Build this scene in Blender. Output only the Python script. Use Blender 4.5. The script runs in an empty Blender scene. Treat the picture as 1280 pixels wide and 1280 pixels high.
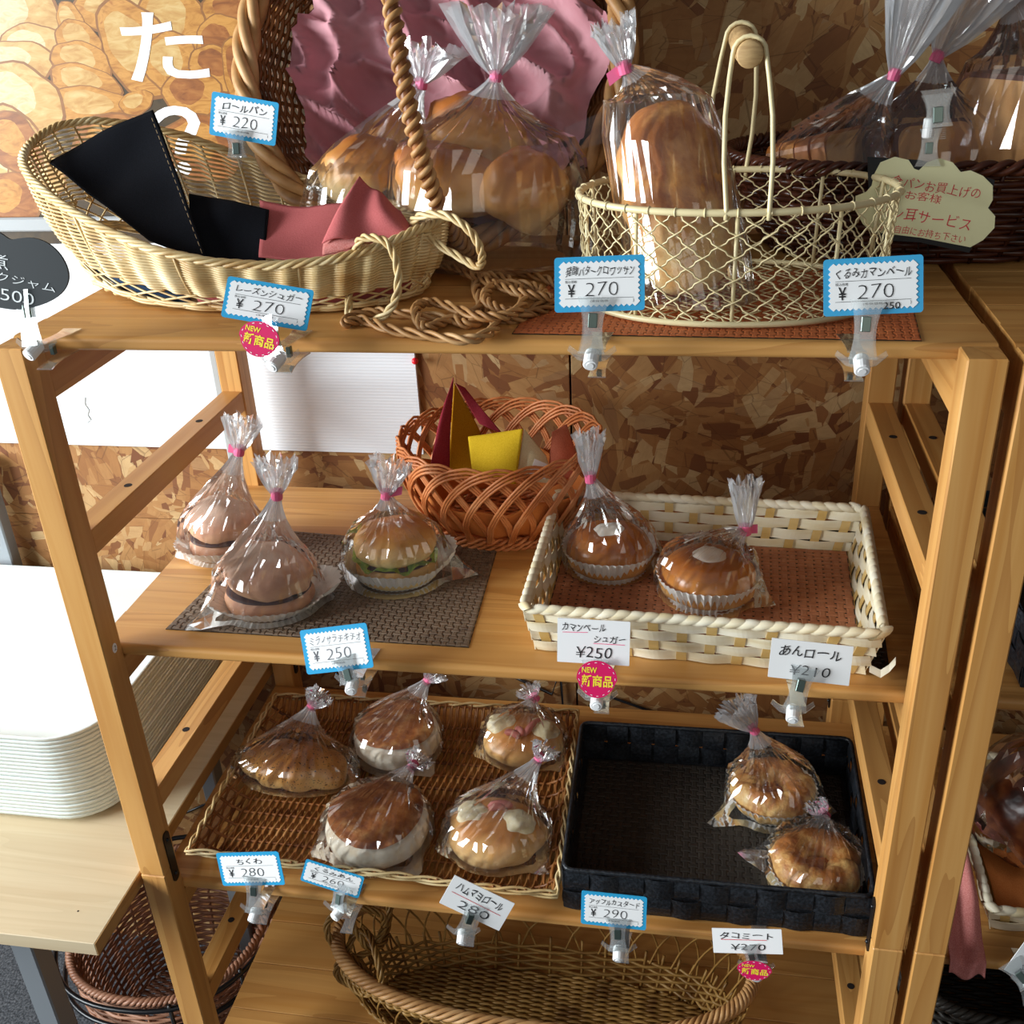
import bpy, math, random
import numpy as np
from mathutils import Vector, Matrix, Euler, noise
C = bpy.context.scene.collection
sc = bpy.context.scene
PI = math.pi
# ------------------------------------------------------------------ camera, world, lights, exposure
YAW, PITCH, ROLL, FPX = .18930, -.47653, -.05138, 1312.68
CAM = Vector((.56478, -.77382, 1.58669))
FW = Vector((-math.sin(YAW)*math.cos(PITCH), math.cos(YAW)*math.cos(PITCH), math.sin(PITCH)))
_r = Vector((math.cos(YAW), math.sin(YAW), 0)); _u = _r.cross(FW)
RT = math.cos(ROLL)*_r + math.sin(ROLL)*_u
UP = -math.sin(ROLL)*_r + math.cos(ROLL)*_u
cd = bpy.data.cameras.new('camera'); cam = bpy.data.objects.new('camera', cd); C.objects.link(cam)
cam.matrix_world = Matrix(((RT.x, UP.x, -FW.x, CAM.x), (RT.y, UP.y, -FW.y, CAM.y), (RT.z, UP.z, -FW.z, CAM.z), (0, 0, 0, 1)))
cd.sensor_width = 36; cd.lens = FPX/1280*36; cd.clip_start = .02
sc.camera = cam
w = bpy.data.worlds.new('world'); sc.world = w; w.use_nodes = True
w.node_tree.nodes['Background'].inputs[0].default_value = (.80, .90, 1.0, 1)
w.node_tree.nodes['Background'].inputs[1].default_value = .13

def area(name, loc, target, sx, sy, power, col):
    l = bpy.data.lights.new(name, 'AREA'); l.shape = 'RECTANGLE'; l.size = sx; l.size_y = sy; l.energy = power; l.color = col
    o = bpy.data.objects.new(name, l); C.objects.link(o); o.location = loc
    o.rotation_euler = (Vector(target)-Vector(loc)).to_track_quat('-Z', 'Y').to_euler()
    return o
area('window_daylight', (-2.0, -.74, 1.60), (.25, .2, .85), 1.4, 1.3, 150, (.90, .97, 1.0))
area('front_room_fill', (1.0, -2.6, 2.3), (.4, .2, 1.0), 1.6, 1.1, 9, (1.0, .93, .82))  # weak warm fill lamp added in front, standing in for room light
sc.view_settings.view_transform = 'Standard'; sc.view_settings.look = 'None'
sc.view_settings.exposure = 0.08; sc.view_settings.gamma = 1.0
sc.view_settings.use_curve_mapping = False
sc.cycles.transparent_max_bounces = 24
sc.cycles.max_bounces = 8

# ------------------------------------------------------------------ pixel helpers (place a thing on its real plane)
def ray(px, py): return FW + (px-640)/FPX*RT - (py-640)/FPX*UP
def AZ(px, py, z): d = ray(px, py); return CAM + d*((z-CAM.z)/d.z)
def AY(px, py, y): d = ray(px, py); return CAM + d*((y-CAM.y)/d.y)
S1, S2, S3, S4 = 1.32, .994, .6655, .3447
# ------------------------------------------------------------------ colours and materials
def lin(h):
    if not isinstance(h, str): return tuple(h)
    h = h.lstrip('#'); v = [int(h[i:i+2], 16)/255 for i in (0, 2, 4)]
    return tuple(x/12.92 if x <= .04045 else ((x+.055)/1.055)**2.4 for x in v)
class NT:
    def __init__(s, name):
        s.m = bpy.data.materials.new(name); s.m.use_nodes = True; s.t = s.m.node_tree; s.n = s.t.nodes
        s.b = s.n['Principled BSDF']; s.out = s.n['Material Output']
    def add(s, typ, props=None, **kw):
        n = s.n.new(typ)
        for k, v in (props or {}).items(): setattr(n, k, v)
        for k, v in kw.items():
            k = k.replace('_', ' ')
            s.set(n, k, v)
        return n
    def set(s, n, k, v):
        i = n.inputs[int(k)] if k.isdigit() else n.inputs[k]
        if hasattr(v, 'is_output'): s.t.links.new(v, i)
        else: i.default_value = v
    def math(s, op, a, b=None, c=None):
        n = s.n.new('ShaderNodeMath'); n.operation = op
        for i, v in enumerate((a, b, c)):
            if v is not None: s.set(n, str(i), v)
        return n.outputs[0]
    def ramp(s, fac, stops):
        n = s.n.new('ShaderNodeValToRGB'); s.t.links.new(fac, n.inputs[0]); e = n.color_ramp.elements
        while len(e) > 1: e.remove(e[-1])
        e[0].position = stops[0][0]; e[0].color = (*lin(stops[0][1]), 1)
        for p, c in stops[1:]:
            x = e.new(p); x.color = (*lin(c), 1)
        return n.outputs[0]
    def coord(s, kind='Object', scale=(1, 1, 1), rnd=True):
        tc = s.n.new('ShaderNodeTexCoord').outputs[kind]
        if rnd:
            oi = s.n.new('ShaderNodeObjectInfo').outputs['Random']
            k = s.math('MULTIPLY', oi, 37.0)
            tc = s.add('ShaderNodeVectorMath', dict(operation='ADD'), **{'0': tc, '1': k}).outputs[0]
        mp = s.n.new('ShaderNodeMapping'); s.t.links.new(tc, mp.inputs[0]); mp.inputs['Scale'].default_value = scale
        return mp.outputs[0]
    def noise(s, vec, scale=5, detail=3, rough=.5, dist=0):
        return s.add('ShaderNodeTexNoise', Vector=vec, Scale=scale, Detail=detail, Roughness=rough, Distortion=dist).outputs['Fac']
    def mix(s, fac, a, b, typ='MIX'):
        n = s.n.new('ShaderNodeMix'); n.data_type = 'RGBA'; n.blend_type = typ
        for i, v in ((0, fac), (6, a), (7, b)):
            if hasattr(v, 'is_output'): s.t.links.new(v, n.inputs[i])
            else: n.inputs[i].default_value = v if i == 0 else ((*lin(v), 1))
        return n.outputs[2]
    def bump(s, h, strength=.3, dist=.001):
        n = s.add('ShaderNodeBump', Height=h, Strength=strength, Distance=dist)
        s.t.links.new(n.outputs[0], s.b.inputs['Normal'])
    def base(s, col, rough=.5, spec=.5, **kw):
        s.set(s.b, 'Base Color', col if hasattr(col, 'is_output') else (*lin(col), 1))
        s.set(s.b, 'Roughness', rough); s.set(s.b, 'Specular IOR Level', spec)
        for k, v in kw.items(): s.set(s.b, k.replace('_', ' '), v)
        return s.m
def pm(name, stops, scale=20, rough=.6, bump=0, bdist=.001, vscale=(1, 1, 1), detail=3, spec=.4, coord='Object', dist=0, rnd=True, **kw):
    s = NT(name); f = s.noise(s.coord(coord, vscale, rnd), scale, detail, .55, dist)
    n = len(stops); st = [(.3+.4*i/max(1, n-1), c) for i, c in enumerate(stops)]
    if bump: s.bump(f, bump, bdist)
    return s.base(s.ramp(f, st), rough, spec, **kw)
def wood(name, axis, light='#d49f5c', mid='#c28540', dark='#985a24', rough=.45, bw=.42):
    s = NT(name); sc_ = [42, 42, 42]; sc_[axis] = 1.6
    v = s.coord('Object', tuple(sc_)); a = s.noise(v, 1.0, 3, .55, .6)
    s2 = [9, 9, 9]; s2[axis] = .5; b = s.noise(s.coord('Object', tuple(s2)), 1.3, 2, .5, .8)
    band = s.math('FRACT', s.math('MULTIPLY', b, 9.0)); band = s.math('POWER', band, 2.5)
    col = s.ramp(a, [(.25, mid), (.5, light), (.75, mid)])
    col = s.mix(s.math('MULTIPLY', band, bw), col, dark)
    tone = s.add('ShaderNodeObjectInfo').outputs['Random']
    col = s.mix(s.math('MULTIPLY', tone, .22), col, mid)
    s.bump(a, .12, .0006)
    return s.base(col, rough, .4)
W0, W1, W2 = wood('pine_x', 0), wood('pine_y', 1), wood('pine_z', 2)
TABLEW = wood('ash_laminate', 0, '#cdbb9b', '#bfa987', '#a08a68', .4, .18)
TABLEE = wood('ash_laminate_edge', 1, '#b98f58', '#a87c48', '#93683a', .5)
def plain(name, c, rough=.5, spec=.5, **kw): return NT(name).base(c, rough, spec, **kw)
M = dict(
    white=plain('white_card', '#f2f2f2', .45), blue=plain('blue_print', '#2d9fd0', .4), ink=plain('black_ink', '#15151a', .6), grey_ink=plain('grey_ink', '#5b5b62', .6),
    red_ink=plain('red_ink', '#d5303f', .6), pinkline=plain('pink_ink', '#ee5a8a', .6), magenta=plain('magenta_print', '#d8145f', .4), yellow=plain('yellow_print', '#f7e23c', .4),
    hole=plain('hole_dark', '#1c0f08', .9), plate=plain('dark_joiner_metal', '#1d1512', .45, .5, Metallic=.3), ball=plain('white_plastic', '#efefef', .3),
    blackwire=plain('black_coated_wire', '#0c0e13', .35), steel=plain('grey_steel', '#8d9297', .4, .5, Metallic=.3), greyp=plain('grey_profile', '#a3a6a8', .5),
    spring=plain('spring_metal', '#5d6b66', .3, .5, Metallic=.8), board=plain('black_board', '#1d2327', .75), cloudp=plain('cream_paper', '#e3dfb0', .7),
    blackcard=plain('black_card', '#101012', .7), redpin=plain('red_pin', '#e2202f', .25), cream=plain('cream_topping', '#f8f2e4', .45, .5),
    chalk=plain('white_marker', '#dfe3e4', .8), tape=plain('pink_tape', '#e2668f', .45), ham=plain('ham_pink', '#d9837a', .45), green=pm('lettuce', ['#5a7a22', '#9ab23f'], 120),
    filling=plain('dark_filling', '#3a1610', .6), wire=plain('cream_wire', '#e6d5a6', .35), cork=pm('turned_wood', ['#b08b5c', '#cdab78'], 60, vscale=(1, 1, 8)))
M['tray'] = plain('pale_plastic', '#dfe8e6', .42)
M['cup'] = plain('white_paper_cup', '#f4f0ea', .7)
M['carpet'] = pm('carpet', ['#1f2226', '#3f4247', '#5a5c60'], 260, .95, .6, .003, detail=2)
def film(name, haze=.05, refl=1.0, tint=(1, 1, 1), rough=.06):
    s = NT(name); s.n.remove(s.b)
    tr = s.add('ShaderNodeBsdfTransparent', Color=(*tint, 1))
    gl = s.add('ShaderNodeBsdfGlossy', Color=(1, 1, 1, 1), Roughness=rough)
    df = s.add('ShaderNodeBsdfDiffuse', Color=(.95, .97, 1, 1)); tl = s.add('ShaderNodeBsdfTranslucent', Color=(.95, .97, 1, 1))
    hz = s.add('ShaderNodeMixShader', **{'0': .5, '1': df.outputs[0], '2': tl.outputs[0]})
    fr = s.add('ShaderNodeFresnel', IOR=1.45).outputs[0]
    fr = s.math('MINIMUM', s.math('MULTIPLY', fr, 2.2*refl), .9)
    a = s.add('ShaderNodeMixShader', **{'0': haze, '1': tr.outputs[0], '2': hz.outputs[0]})
    b = s.add('ShaderNodeMixShader', **{'0': fr, '1': a.outputs[0], '2': gl.outputs[0]})
    s.t.links.new(b.outputs[0], s.out.inputs[0]); return s.m
M['film'] = film('clear_film', .024, .9); M['acrylic'] = film('clear_acrylic', .12, .35, (.95, .97, .97), .12); M['bagtail'] = film('gathered_film', .3, 1.3)
def crust(name, bottom, mid, top, ns=30, amt=.35, rough=.35, bump=.25, z0=.05, z1=.95, speck=None):
    s = NT(name); tc = s.n.new('ShaderNodeTexCoord')
    z = s.add('ShaderNodeSeparateXYZ', Vector=tc.outputs['Generated']).outputs[2]
    v = s.coord('Object'); f = s.noise(v, ns, 4, .6, .4)
    k = s.math('ADD', z, s.math('MULTIPLY', s.math('SUBTRACT', f, .5), amt*3.4))
    col = s.ramp(k, [(z0, bottom), ((z0+z1)/2, mid), (z1, top)])
    if speck:
        g = s.noise(v, 420, 1); g = s.math('GREATER_THAN', g, .66); col = s.mix(g, col, speck)
    s.bump(s.noise(v, ns*5, 4, .65), bump, .0015)
    return s.base(col, rough, .45)
M['roll'] = crust('roll_crust', '#efd29c', '#dc9f55', '#ab642c', 16, .3, .38, .15)
M['loaf'] = crust('loaf_crust', '#f2d196', '#dca05a', '#ae6a32', 30, .65, .4, .6)
M['glossbun'] = crust('glossy_bun', '#e2ae66', '#cc8436', '#a45a1c', 18, .3, .26, .12)
M['cocoa'] = crust('cocoa_bun', '#d8a880', '#c69274', '#d4b49e', 30, .4, .8, .3)
M['palebun'] = crust('pale_bun', '#ecd08f', '#dba65c', '#b97436', 18, .3, .45, .15)
M['muffin'] = pm('floured_muffin_side', ['#dcc7a6', '#f2e8d6', '#e6d5b8'], 40, .9, .4, .002)
M['muffintop'] = pm('muffin_griddled_top', ['#7c3f1e', '#a9652f', '#cf9a5e'], 60, .6, .9, .003, detail=5)
M['hamroll'] = crust('ham_roll_crust', '#ecca90', '#dfab66', '#c98444', 22, .4, .35, .2)
M['sesame'] = crust('sesame_roll_crust', '#f0cc8a', '#dca052', '#b97034', 22, .4, .35, .2, speck='#3d1a0a')
M['flaky'] = crust('flaky_pastry', '#f6e0ae', '#e6bb74', '#b87438', 48, .6, .32, .9)
M['toast'] = pm('bread_slice', ['#c58d55', '#dba76b'], 40, .8, .3); M['darkcrust'] = crust('dark_crust', '#a8602c', '#8a4a22', '#5c2c14', 26, .5, .5, .4)
M['choc'] = pm('dark_raisin_loaf', ['#1f0b06', '#4a200e', '#7a4520'], 30, .3, .5, .003)
M['mayo'] = pm('melted_cheese', ['#f6ecca', '#ecdcae', '#faf3de'], 70, .4, .4)
M['cheese_pow'] = pm('powdered_cream', ['#f3ead0', '#e4d4a2'], 120, .7, .5)
def wick(name, a, b, c, rough=.45): return pm(name, [a, b, c], 26, rough, .2, .0005, vscale=(1, 1, 1), detail=3, spec=.4)
M['honey'] = wick('honey_wicker', '#b98f55', '#d9bd88', '#e6d2a6'); M['brownw'] = wick('brown_wicker', '#5c3218', '#8a5327', '#a86c38')
M['vine'] = wick('braided_vine', '#8f6238', '#bb8a55', '#cfa472', .5); M['darkw'] = wick('dark_brown_wicker', '#2a120b', '#4a2416', '#5e3322', .3)
M['redw'] = wick('reddish_willow', '#b4622f', '#d4844e', '#e09a68'); M['goldw'] = wick('golden_brown_wicker', '#6f4a20', '#9a7238', '#b48a4c')
M['floorw'] = wick('rose_brown_wicker', '#7c4f3a', '#a3735a', '#bb8d72'); M['trayw'] = wick('chestnut_wicker', '#6e3d1c', '#98602f', '#ba8650')
M['bamboo'] = pm('bamboo_strip', ['#e0cda0', '#efe4c6', '#f6efda'], 14, .5, .1, vscale=(1, 1, 6)); M['bamboo2'] = pm('bamboo_stake', ['#c9a25c', '#dcbc7c'], 20, .5, vscale=(1, 1, 3))
M['strap'] = pm('black_woven_strap', ['#121417', '#1d2025', '#2a2e34'], 300, .4, .6, .001, detail=1); M['strap2'] = pm('black_mat', ['#2a2622', '#3b352f'], 80, .5)
M['matbrown'] = pm('brown_woven_mat', ['#5e4a3b', '#7a6552', '#6a5543'], 60, .5); M['matcopper'] = pm('copper_woven_mat', ['#9c6040', '#b97a56'], 60, .5)
M['matred'] = pm('terracotta_mat', ['#a8552c', '#c06a3a'], 60, .6); M['mat_and_gap_dark'] = pm('dark_mat_and_gap_shade', ['#17100d', '#2a1e18'], 60, .5)
def cloth(name, a, b, **kw): return pm(name, [a, b], 900, .9, .35, .0006, detail=1, spec=.1, **kw)
M['cblack'] = cloth('black_cotton', '#0c0d12', '#14161d'); M['cpink'] = cloth('dusty_pink_cotton', '#b95f5f', '#c46c6b'); M['cnavy'] = cloth('navy_cotton', '#1f3146', '#2c4360')
M['cred'] = cloth('crimson_cotton', '#8f2b38', '#a33a45'); M['cyel'] = cloth('mustard_cotton', '#b0780f', '#c08a1c'); M['cyel2'] = cloth('yellow_cotton', '#c9a31d', '#d8b42e')
M['cora'] = cloth('orange_cotton', '#c9743a', '#d58548'); M['csal'] = cloth('salmon_cotton', '#c0674e', '#cf7a60'); M['ccre'] = cloth('cream_cotton', '#d9c9a0', '#e6d8b4')
M['crose'] = cloth('rose_cotton', '#b86a62', '#cf8a84'); M['thread'] = plain('tan_thread', '#8a7350', .8)
M['tissue'] = pm('pink_tissue', ['#b0757c', '#bb838a', '#c59298'], 12, .75, .4, .002, spec=.2)
# white fluted plastic panel
def fluted():
    s = NT('white_fluted_plastic'); v = s.n.new('ShaderNodeTexCoord').outputs['Object']
    z = s.add('ShaderNodeSeparateXYZ', Vector=v).outputs[2]
    h = s.math('SINE', s.math('MULTIPLY', z, 2*PI/.0042)); s.bump(h, .25, .0006); return s.base('#e6e9ee', .4, .5)
M['fluted'] = fluted()
def osb():
    s = NT('osb_chipboard'); v = s.coord('Object', (1, 1, 1), False)
    def layer(cs, fs, off):
        vv = s.add('ShaderNodeVectorMath', dict(operation='ADD'), **{'0': v, '1': (off, off*1.7, off*.6)}).outputs[0]
        wob = s.add('ShaderNodeTexNoise', Vector=vv, Scale=9.0, Detail=2.0).outputs['Color']
        vw = s.add('ShaderNodeVectorMath', dict(operation='MULTIPLY_ADD'), **{'0': wob, '1': (.03, .03, .03), '2': vv}).outputs[0]
        cell = s.add('ShaderNodeTexVoronoi', Vector=vw, Scale=cs)
        sep = s.add('ShaderNodeSeparateColor', Color=cell.outputs['Color'])
        rot = s.add('ShaderNodeVectorRotate', dict(rotation_type='Y_AXIS'), Vector=vv, Angle=s.math('MULTIPLY', sep.outputs[0], 6.28)).outputs[0]
        st = s.add('ShaderNodeMapping', Vector=rot); st.inputs['Scale'].default_value = (1, 1, .3)
        fl = s.add('ShaderNodeTexVoronoi', dict(distance='CHEBYCHEV'), Vector=st.outputs[0], Scale=fs)
        return s.add('ShaderNodeSeparateColor', Color=fl.outputs['Color']), st.outputs[0], fl.outputs['Distance']
    a, va, da = layer(11, 48, 0); b, vb, db = layer(17, 70, 3.1)
    ed = s.add('ShaderNodeTexVoronoi', dict(feature='DISTANCE_TO_EDGE'), Vector=va, Scale=48.0).outputs['Distance']
    pal = [(0, '#6a3a22'), (.12, '#80502e'), (.28, '#9a683a'), (.5, '#ab7a48'), (.7, '#b98c58'), (.9, '#d2b280'), (1, '#8c5a34')]
    ca = s.ramp(a.outputs[1], pal); cb = s.ramp(b.outputs[1], pal)
    col = s.mix(s.math('GREATER_THAN', b.outputs[2], .48), ca, cb)
    g = s.noise(va, 110, 5, .75); col = s.mix(s.math('MULTIPLY', s.math('SUBTRACT', 1.0, g), .7), col, '#6f4522')
    col = s.mix(s.math('MULTIPLY', s.math('LESS_THAN', ed, .012), .4), col, '#4a2a16')
    big = s.noise(v, 7, 2); col = s.mix(s.ramp(big, [(.4, '#000000'), (.75, '#404040')]), col, '#7a4a28')
    s.bump(s.math('ADD', a.outputs[1], s.math('MULTIPLY', g, .4)), .5, .0015)
    return s.base(col, .6, .3)
M['osb'] = osb()
def poster():
    s = NT('pastry_poster_print'); v = s.coord('Object', (1, 1, 1), False)
    wob = s.add('ShaderNodeTexNoise', Vector=v, Scale=11.0, Detail=2.0).outputs['Color']
    vw = s.add('ShaderNodeVectorMath', dict(operation='MULTIPLY_ADD'), **{'0': wob, '1': (.035, .035, .035), '2': v}).outputs[0]
    mp = s.add('ShaderNodeMapping', Vector=vw); mp.inputs['Scale'].default_value = (1.25, 1, .8); mp.inputs['Rotation'].default_value = (0, .5, 0)
    d = s.add('ShaderNodeTexVoronoi', dict(feature='DISTANCE_TO_EDGE'), Vector=mp.outputs[0], Scale=7.0).outputs['Distance']
    cc = s.add('ShaderNodeSeparateColor', Color=s.add('ShaderNodeTexVoronoi', Vector=mp.outputs[0], Scale=7.0).outputs['Color'])
    wv = s.add('ShaderNodeTexWave', Vector=vw, Scale=18.0, Distortion=9.0, Detail=3.0); wv.inputs['Detail Scale'].default_value = 2.5
    k = s.math('ADD', s.math('MULTIPLY', d, 1.9), s.math('MULTIPLY', s.math('SUBTRACT', wv.outputs['Fac'], .5), .10))
    col = s.ramp(k, [(.0, '#5f4028'), (.035, '#a86c36'), (.14, '#cf9654'), (.4, '#dcb074'), (.7, '#ead2a2')])
    col = s.mix(s.math('MULTIPLY', cc.outputs[0], .45), col, '#d8872e', 'MULTIPLY')
    return s.base(col, .35, .5)
M['poster'] = pm('poster_dark_ground_print', ['#2c2219', '#4a3a22', '#3c2c1c'], 30, .35)
for k_, st_ in (('pr_edge', ['#80532a', '#946234']), ('pr_gold', ['#98602a', '#b27a36', '#c48d45', '#a2652c']), ('pr_pale', ['#b07e42', '#c29a5c', '#ceb078']), ('pr_lite', ['#bda272', '#cfbd94', '#c6a872']), ('pr_brown', ['#7a4620', '#9a5e2c', '#ae743c'])):
    M[k_] = pm('print_'+k_[3:], st_, 34, .35, vscale=(1, 1, 2.6), detail=5, dist=1.2)
# ------------------------------------------------------------------ mesh building
class MB:
    def __init__(s): s.v = []; s.f = []; s.n = 0
    def add(s, v, f):
        v = np.asarray(v, float); s.v.append(v); k = s.n
        s.f.extend([tuple(i+k for i in q) for q in f]); s.n += len(v); return s
    def box(s, lo, hi, ch=0, mat=None):
        x0, y0, z0 = lo; x1, y1, z1 = hi
        if ch <= 0:
            v = [(x, y, z) for x in (x0, x1) for y in (y0, y1) for z in (z0, z1)]
            f = [(0, 1, 3, 2), (4, 6, 7, 5), (0, 4, 5, 1), (2, 3, 7, 6), (0, 2, 6, 4), (1, 5, 7, 3)]
        else:
            bm_v = []; idx = {}
            for i, x in enumerate((x0, x1)):
                for j, y in enumerate((y0, y1)):
                    for k, z in enumerate((z0, z1)):
                        sx, sy, sz = (1 if i == 0 else -1), (1 if j == 0 else -1), (1 if k == 0 else -1)
                        for a in range(3):
                            p = [x+sx*ch, y+sy*ch, z+sz*ch]; p[a] = (x, y, z)[a]
                            idx[(i, j, k, a)] = len(bm_v); bm_v.append(p)
            v = bm_v; f = []
            I = lambda i, j, k, a: idx[(i, j, k, a)]
            for q in (0, 1):
                f.append([I(q, 0, 0, 0), I(q, 1, 0, 0), I(q, 1, 1, 0), I(q, 0, 1, 0)][::1 if q else -1])
                f.append([I(0, q, 0, 1), I(0, q, 1, 1), I(1, q, 1, 1), I(1, q, 0, 1)][::1 if q else -1])
                f.append([I(0, 0, q, 2), I(1, 0, q, 2), I(1, 1, q, 2), I(0, 1, q, 2)][::1 if q else -1])
            for p in (0, 1):
                for q in (0, 1):
                    f.append([I(0, p, q, 1), I(1, p, q, 1), I(1, p, q, 2), I(0, p, q, 2)])
                    f.append([I(p, 0, q, 0), I(p, 1, q, 0), I(p, 1, q, 2), I(p, 0, q, 2)])
                    f.append([I(p, q, 0, 0), I(p, q, 1, 0), I(p, q, 1, 1), I(p, q, 0, 1)])
                    for r_ in (0, 1): f.append([I(p, q, r_, 0), I(p, q, r_, 1), I(p, q, r_, 2)])
        v = np.array(v, float)
        if mat is not None:
            v = np.array([tuple(mat @ Vector(p)) for p in v])
        return s.add(v, f)
    def tube(s, P, r, n=5, closed=False, ref=None, cap=True):
        P = np.asarray(P, float); m = len(P)
        T = (np.roll(P, -1, 0)-np.roll(P, 1, 0)) if closed else np.gradient(P, axis=0)
        T /= (np.linalg.norm(T, axis=1)[:, None]+1e-12)
        if ref is not None:
            A = np.cross(T, np.asarray(ref, float)); A /= (np.linalg.norm(A, axis=1)[:, None]+1e-9)
        else:
            A = np.zeros_like(T); a = np.cross(T[0], (0, 0, 1) if abs(T[0][2]) < .9 else (1, 0, 0)); a /= np.linalg.norm(a)
            for i in range(m):
                a = a-T[i]*np.dot(a, T[i]); a /= (np.linalg.norm(a)+1e-12); A[i] = a
        B = np.cross(T, A); R = np.broadcast_to(np.asarray(r, float), (m,))
        th = np.arange(n)*2*PI/n
        V = P[:, None, :]+R[:, None, None]*(np.cos(th)[None, :, None]*A[:, None, :]+np.sin(th)[None, :, None]*B[:, None, :])
        F = []
        for i in range(m if closed else m-1):
            a, b = i*n, ((i+1) % m)*n
            for j in range(n):
                k = (j+1) % n; F.append((a+j, a+k, b+k, b+j))
        if cap and not closed: F.append(tuple(range(n))[::-1]); F.append(tuple((m-1)*n+j for j in range(n)))
        return s.add(V.reshape(-1, 3), F)
    def grid(s, V, nu, nv, cu=False, cv=False):
        F = []
        for i in range(nu if cu else nu-1):
            for j in range(nv if cv else nv-1):
                a = i*nv+j; b = ((i+1) % nu)*nv+j; c = ((i+1) % nu)*nv+(j+1) % nv; d = i*nv+(j+1) % nv
                F.append((a, b, c, d))
        return s.add(V, F)
    def lathe(s, prof, n=24, cx=0, cy=0, fn=None):
        V = []
        for i in range(n):
            t = 2*PI*i/n
            for (r, z) in prof: V.append((cx+r*math.cos(t), cy+r*math.sin(t), z))
        return s.grid(V, n, len(prof), True)
    def poly(s, pts, th=0, y=0):  # outline in local XY with thickness along Z
        n = len(pts)
        v = [(p[0], p[1], y+th) for p in pts]
        if th <= 0: return s.add(v, [tuple(range(n))])
        v += [(p[0], p[1], y) for p in pts]
        return s.add(v, [tuple(range(n)), tuple(range(n, 2*n))[::-1]]+[(i, n+i, n+(i+1) % n, (i+1) % n) for i in range(n)])
ORG = {}
def thing(name, label, cat, loc=(0, 0, 0), group=None, mat=None):
    o = bpy.data.objects.new(name, None); C.objects.link(o); o.empty_display_size = .02
    if mat is not None: o.matrix_world = mat; ORG[o.name] = None
    else: o.location = loc; ORG[o.name] = Vector(loc)
    tag(o, label, cat, group); return o
def tag(o, label=None, cat=None, group=None, kind=None):
    if label: o['label'] = label
    if cat: o['category'] = cat
    if group: o['group'] = group
    if kind: o['kind'] = kind
    return o
def mesh(name, mb, m, smooth=False, off=None):
    me = bpy.data.meshes.new(name); V = np.concatenate(mb.v)
    if off is not None: V = V-np.array(off)
    me.from_pydata(V.tolist(), [], mb.f); me.materials.append(M[m] if isinstance(m, str) else m)
    if smooth: me.polygons.foreach_set('use_smooth', [True]*len(me.polygons))
    me.update(); return me
def obj(name, mb, m, parent=None, smooth=False, kind=None, label=None):
    """mb is in world coordinates when the parent thing is axis-aligned, in local ones when it has a matrix"""
    off = None
    if parent is not None:
        off = ORG[parent.name]
    elif kind != 'structure':
        V = np.concatenate(mb.v); lo = V.min(0); hi = V.max(0); off = Vector(((lo[0]+hi[0])/2, (lo[1]+hi[1])/2, lo[2]))
    o = bpy.data.objects.new(name, mesh(name, mb, m, smooth, off)); C.objects.link(o)
    if parent is not None: o.parent = parent; ORG[o.name] = off
    elif off is not None: o.location = off; ORG[o.name] = off
    if kind: o['kind'] = kind
    if label: o['label'] = label
    return o
def put(name, me, parent, matrix=None, kind=None):   # an instance of a shared mesh
    o = bpy.data.objects.new(name, me); C.objects.link(o); o.parent = parent
    if matrix is not None:
        off = ORG[parent.name]
        if off is not None: matrix = Matrix.Translation(-off) @ matrix
        o.matrix_local = matrix
    return o
def struct(name, mb, m, smooth=False): return obj(name, mb, m, None, smooth, 'structure')
def nz(p, s=1.0, seed=0): return noise.noise(Vector((p[0]*s+seed*7.3, p[1]*s-seed*3.1, p[2]*s+seed*1.7)))
R = random.Random(5)
# ------------------------------------------------------------------ the setting
WY = .472
b = MB().box((-2.2, -2.6, -.05), (3.0, WY+.1, 0)); struct('floor', b, 'carpet')
# OSB sheets with open joints between them
b = MB()
for x0, x1 in ((-2.2, -.5005), (-.4985, .4085), (.411, 1.318), (1.3205, 3.0)):
    for z0, z1 in ((0, .9), (.9, 2.7)): b.box((x0, WY, z0), (x1, WY+.012, z1-.0008), .0006)
struct('wall_back', b, 'osb')
b = MB().box((-2.2, WY+.014, 0), (3, WY+.05, 2.7)); struct('joint_dark_sheet_1', b, 'hole')  # near-black sheet added behind the wall so the open joints show dark
# white fluted panel pinned on the wall
t = thing('fluted_panel', 'white fluted plastic panel pinned on the chipboard wall below the poster', 'panel', (-.1, WY, 1.0))
V = AY(530, 568, WY-.006); xr = V.x; zb = V.z
obj('sheet', MB().box((-.50, WY-.0065, zb), (xr, WY-.0005, 1.30), .0005), M['fluted'], t)
p = AY(519, 451, WY-.012)
t2 = thing('push_pin', 'red round push pin at the right edge of the white panel', 'pin', (p.x, WY-.0065, p.z))
def ball(b, c, r, n=10, sz=1.0):
    V = []
    for i in range(n):
        for j in range(n+1):
            a = PI*j/n; V.append((c[0]+r*math.sin(a)*math.cos(2*PI*i/n), c[1]+r*math.sin(a)*math.sin(2*PI*i/n), c[2]+sz*r*math.cos(a)))
    return b.grid(V, n, n+1, True)
obj('pin_head', ball(MB(), (p.x, WY-.013, p.z), .0045), M['redpin'], t2, True)
obj('pin_shaft', MB().tube([(p.x, WY-.012, p.z), (p.x, WY-.0062, p.z)], .0012), M['steel'], t2)
# torn tape patch
q = AY(95, 515, WY-.008)
pts = [(-.022, -.014), (.012, -.012), (.019, -.008), (.016, -.003), (.02, .002), (.016, .008), (.019, .016), (-.02, .017)]
b = MB(); b.add([(q.x+x, WY-.0075, q.z+z*1.4) for x, z in pts], [tuple(range(8))]); tag(obj('tape_patch', b, 'tray'), 'torn translucent tape patch on the white panel behind the left post', 'tape')
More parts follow.
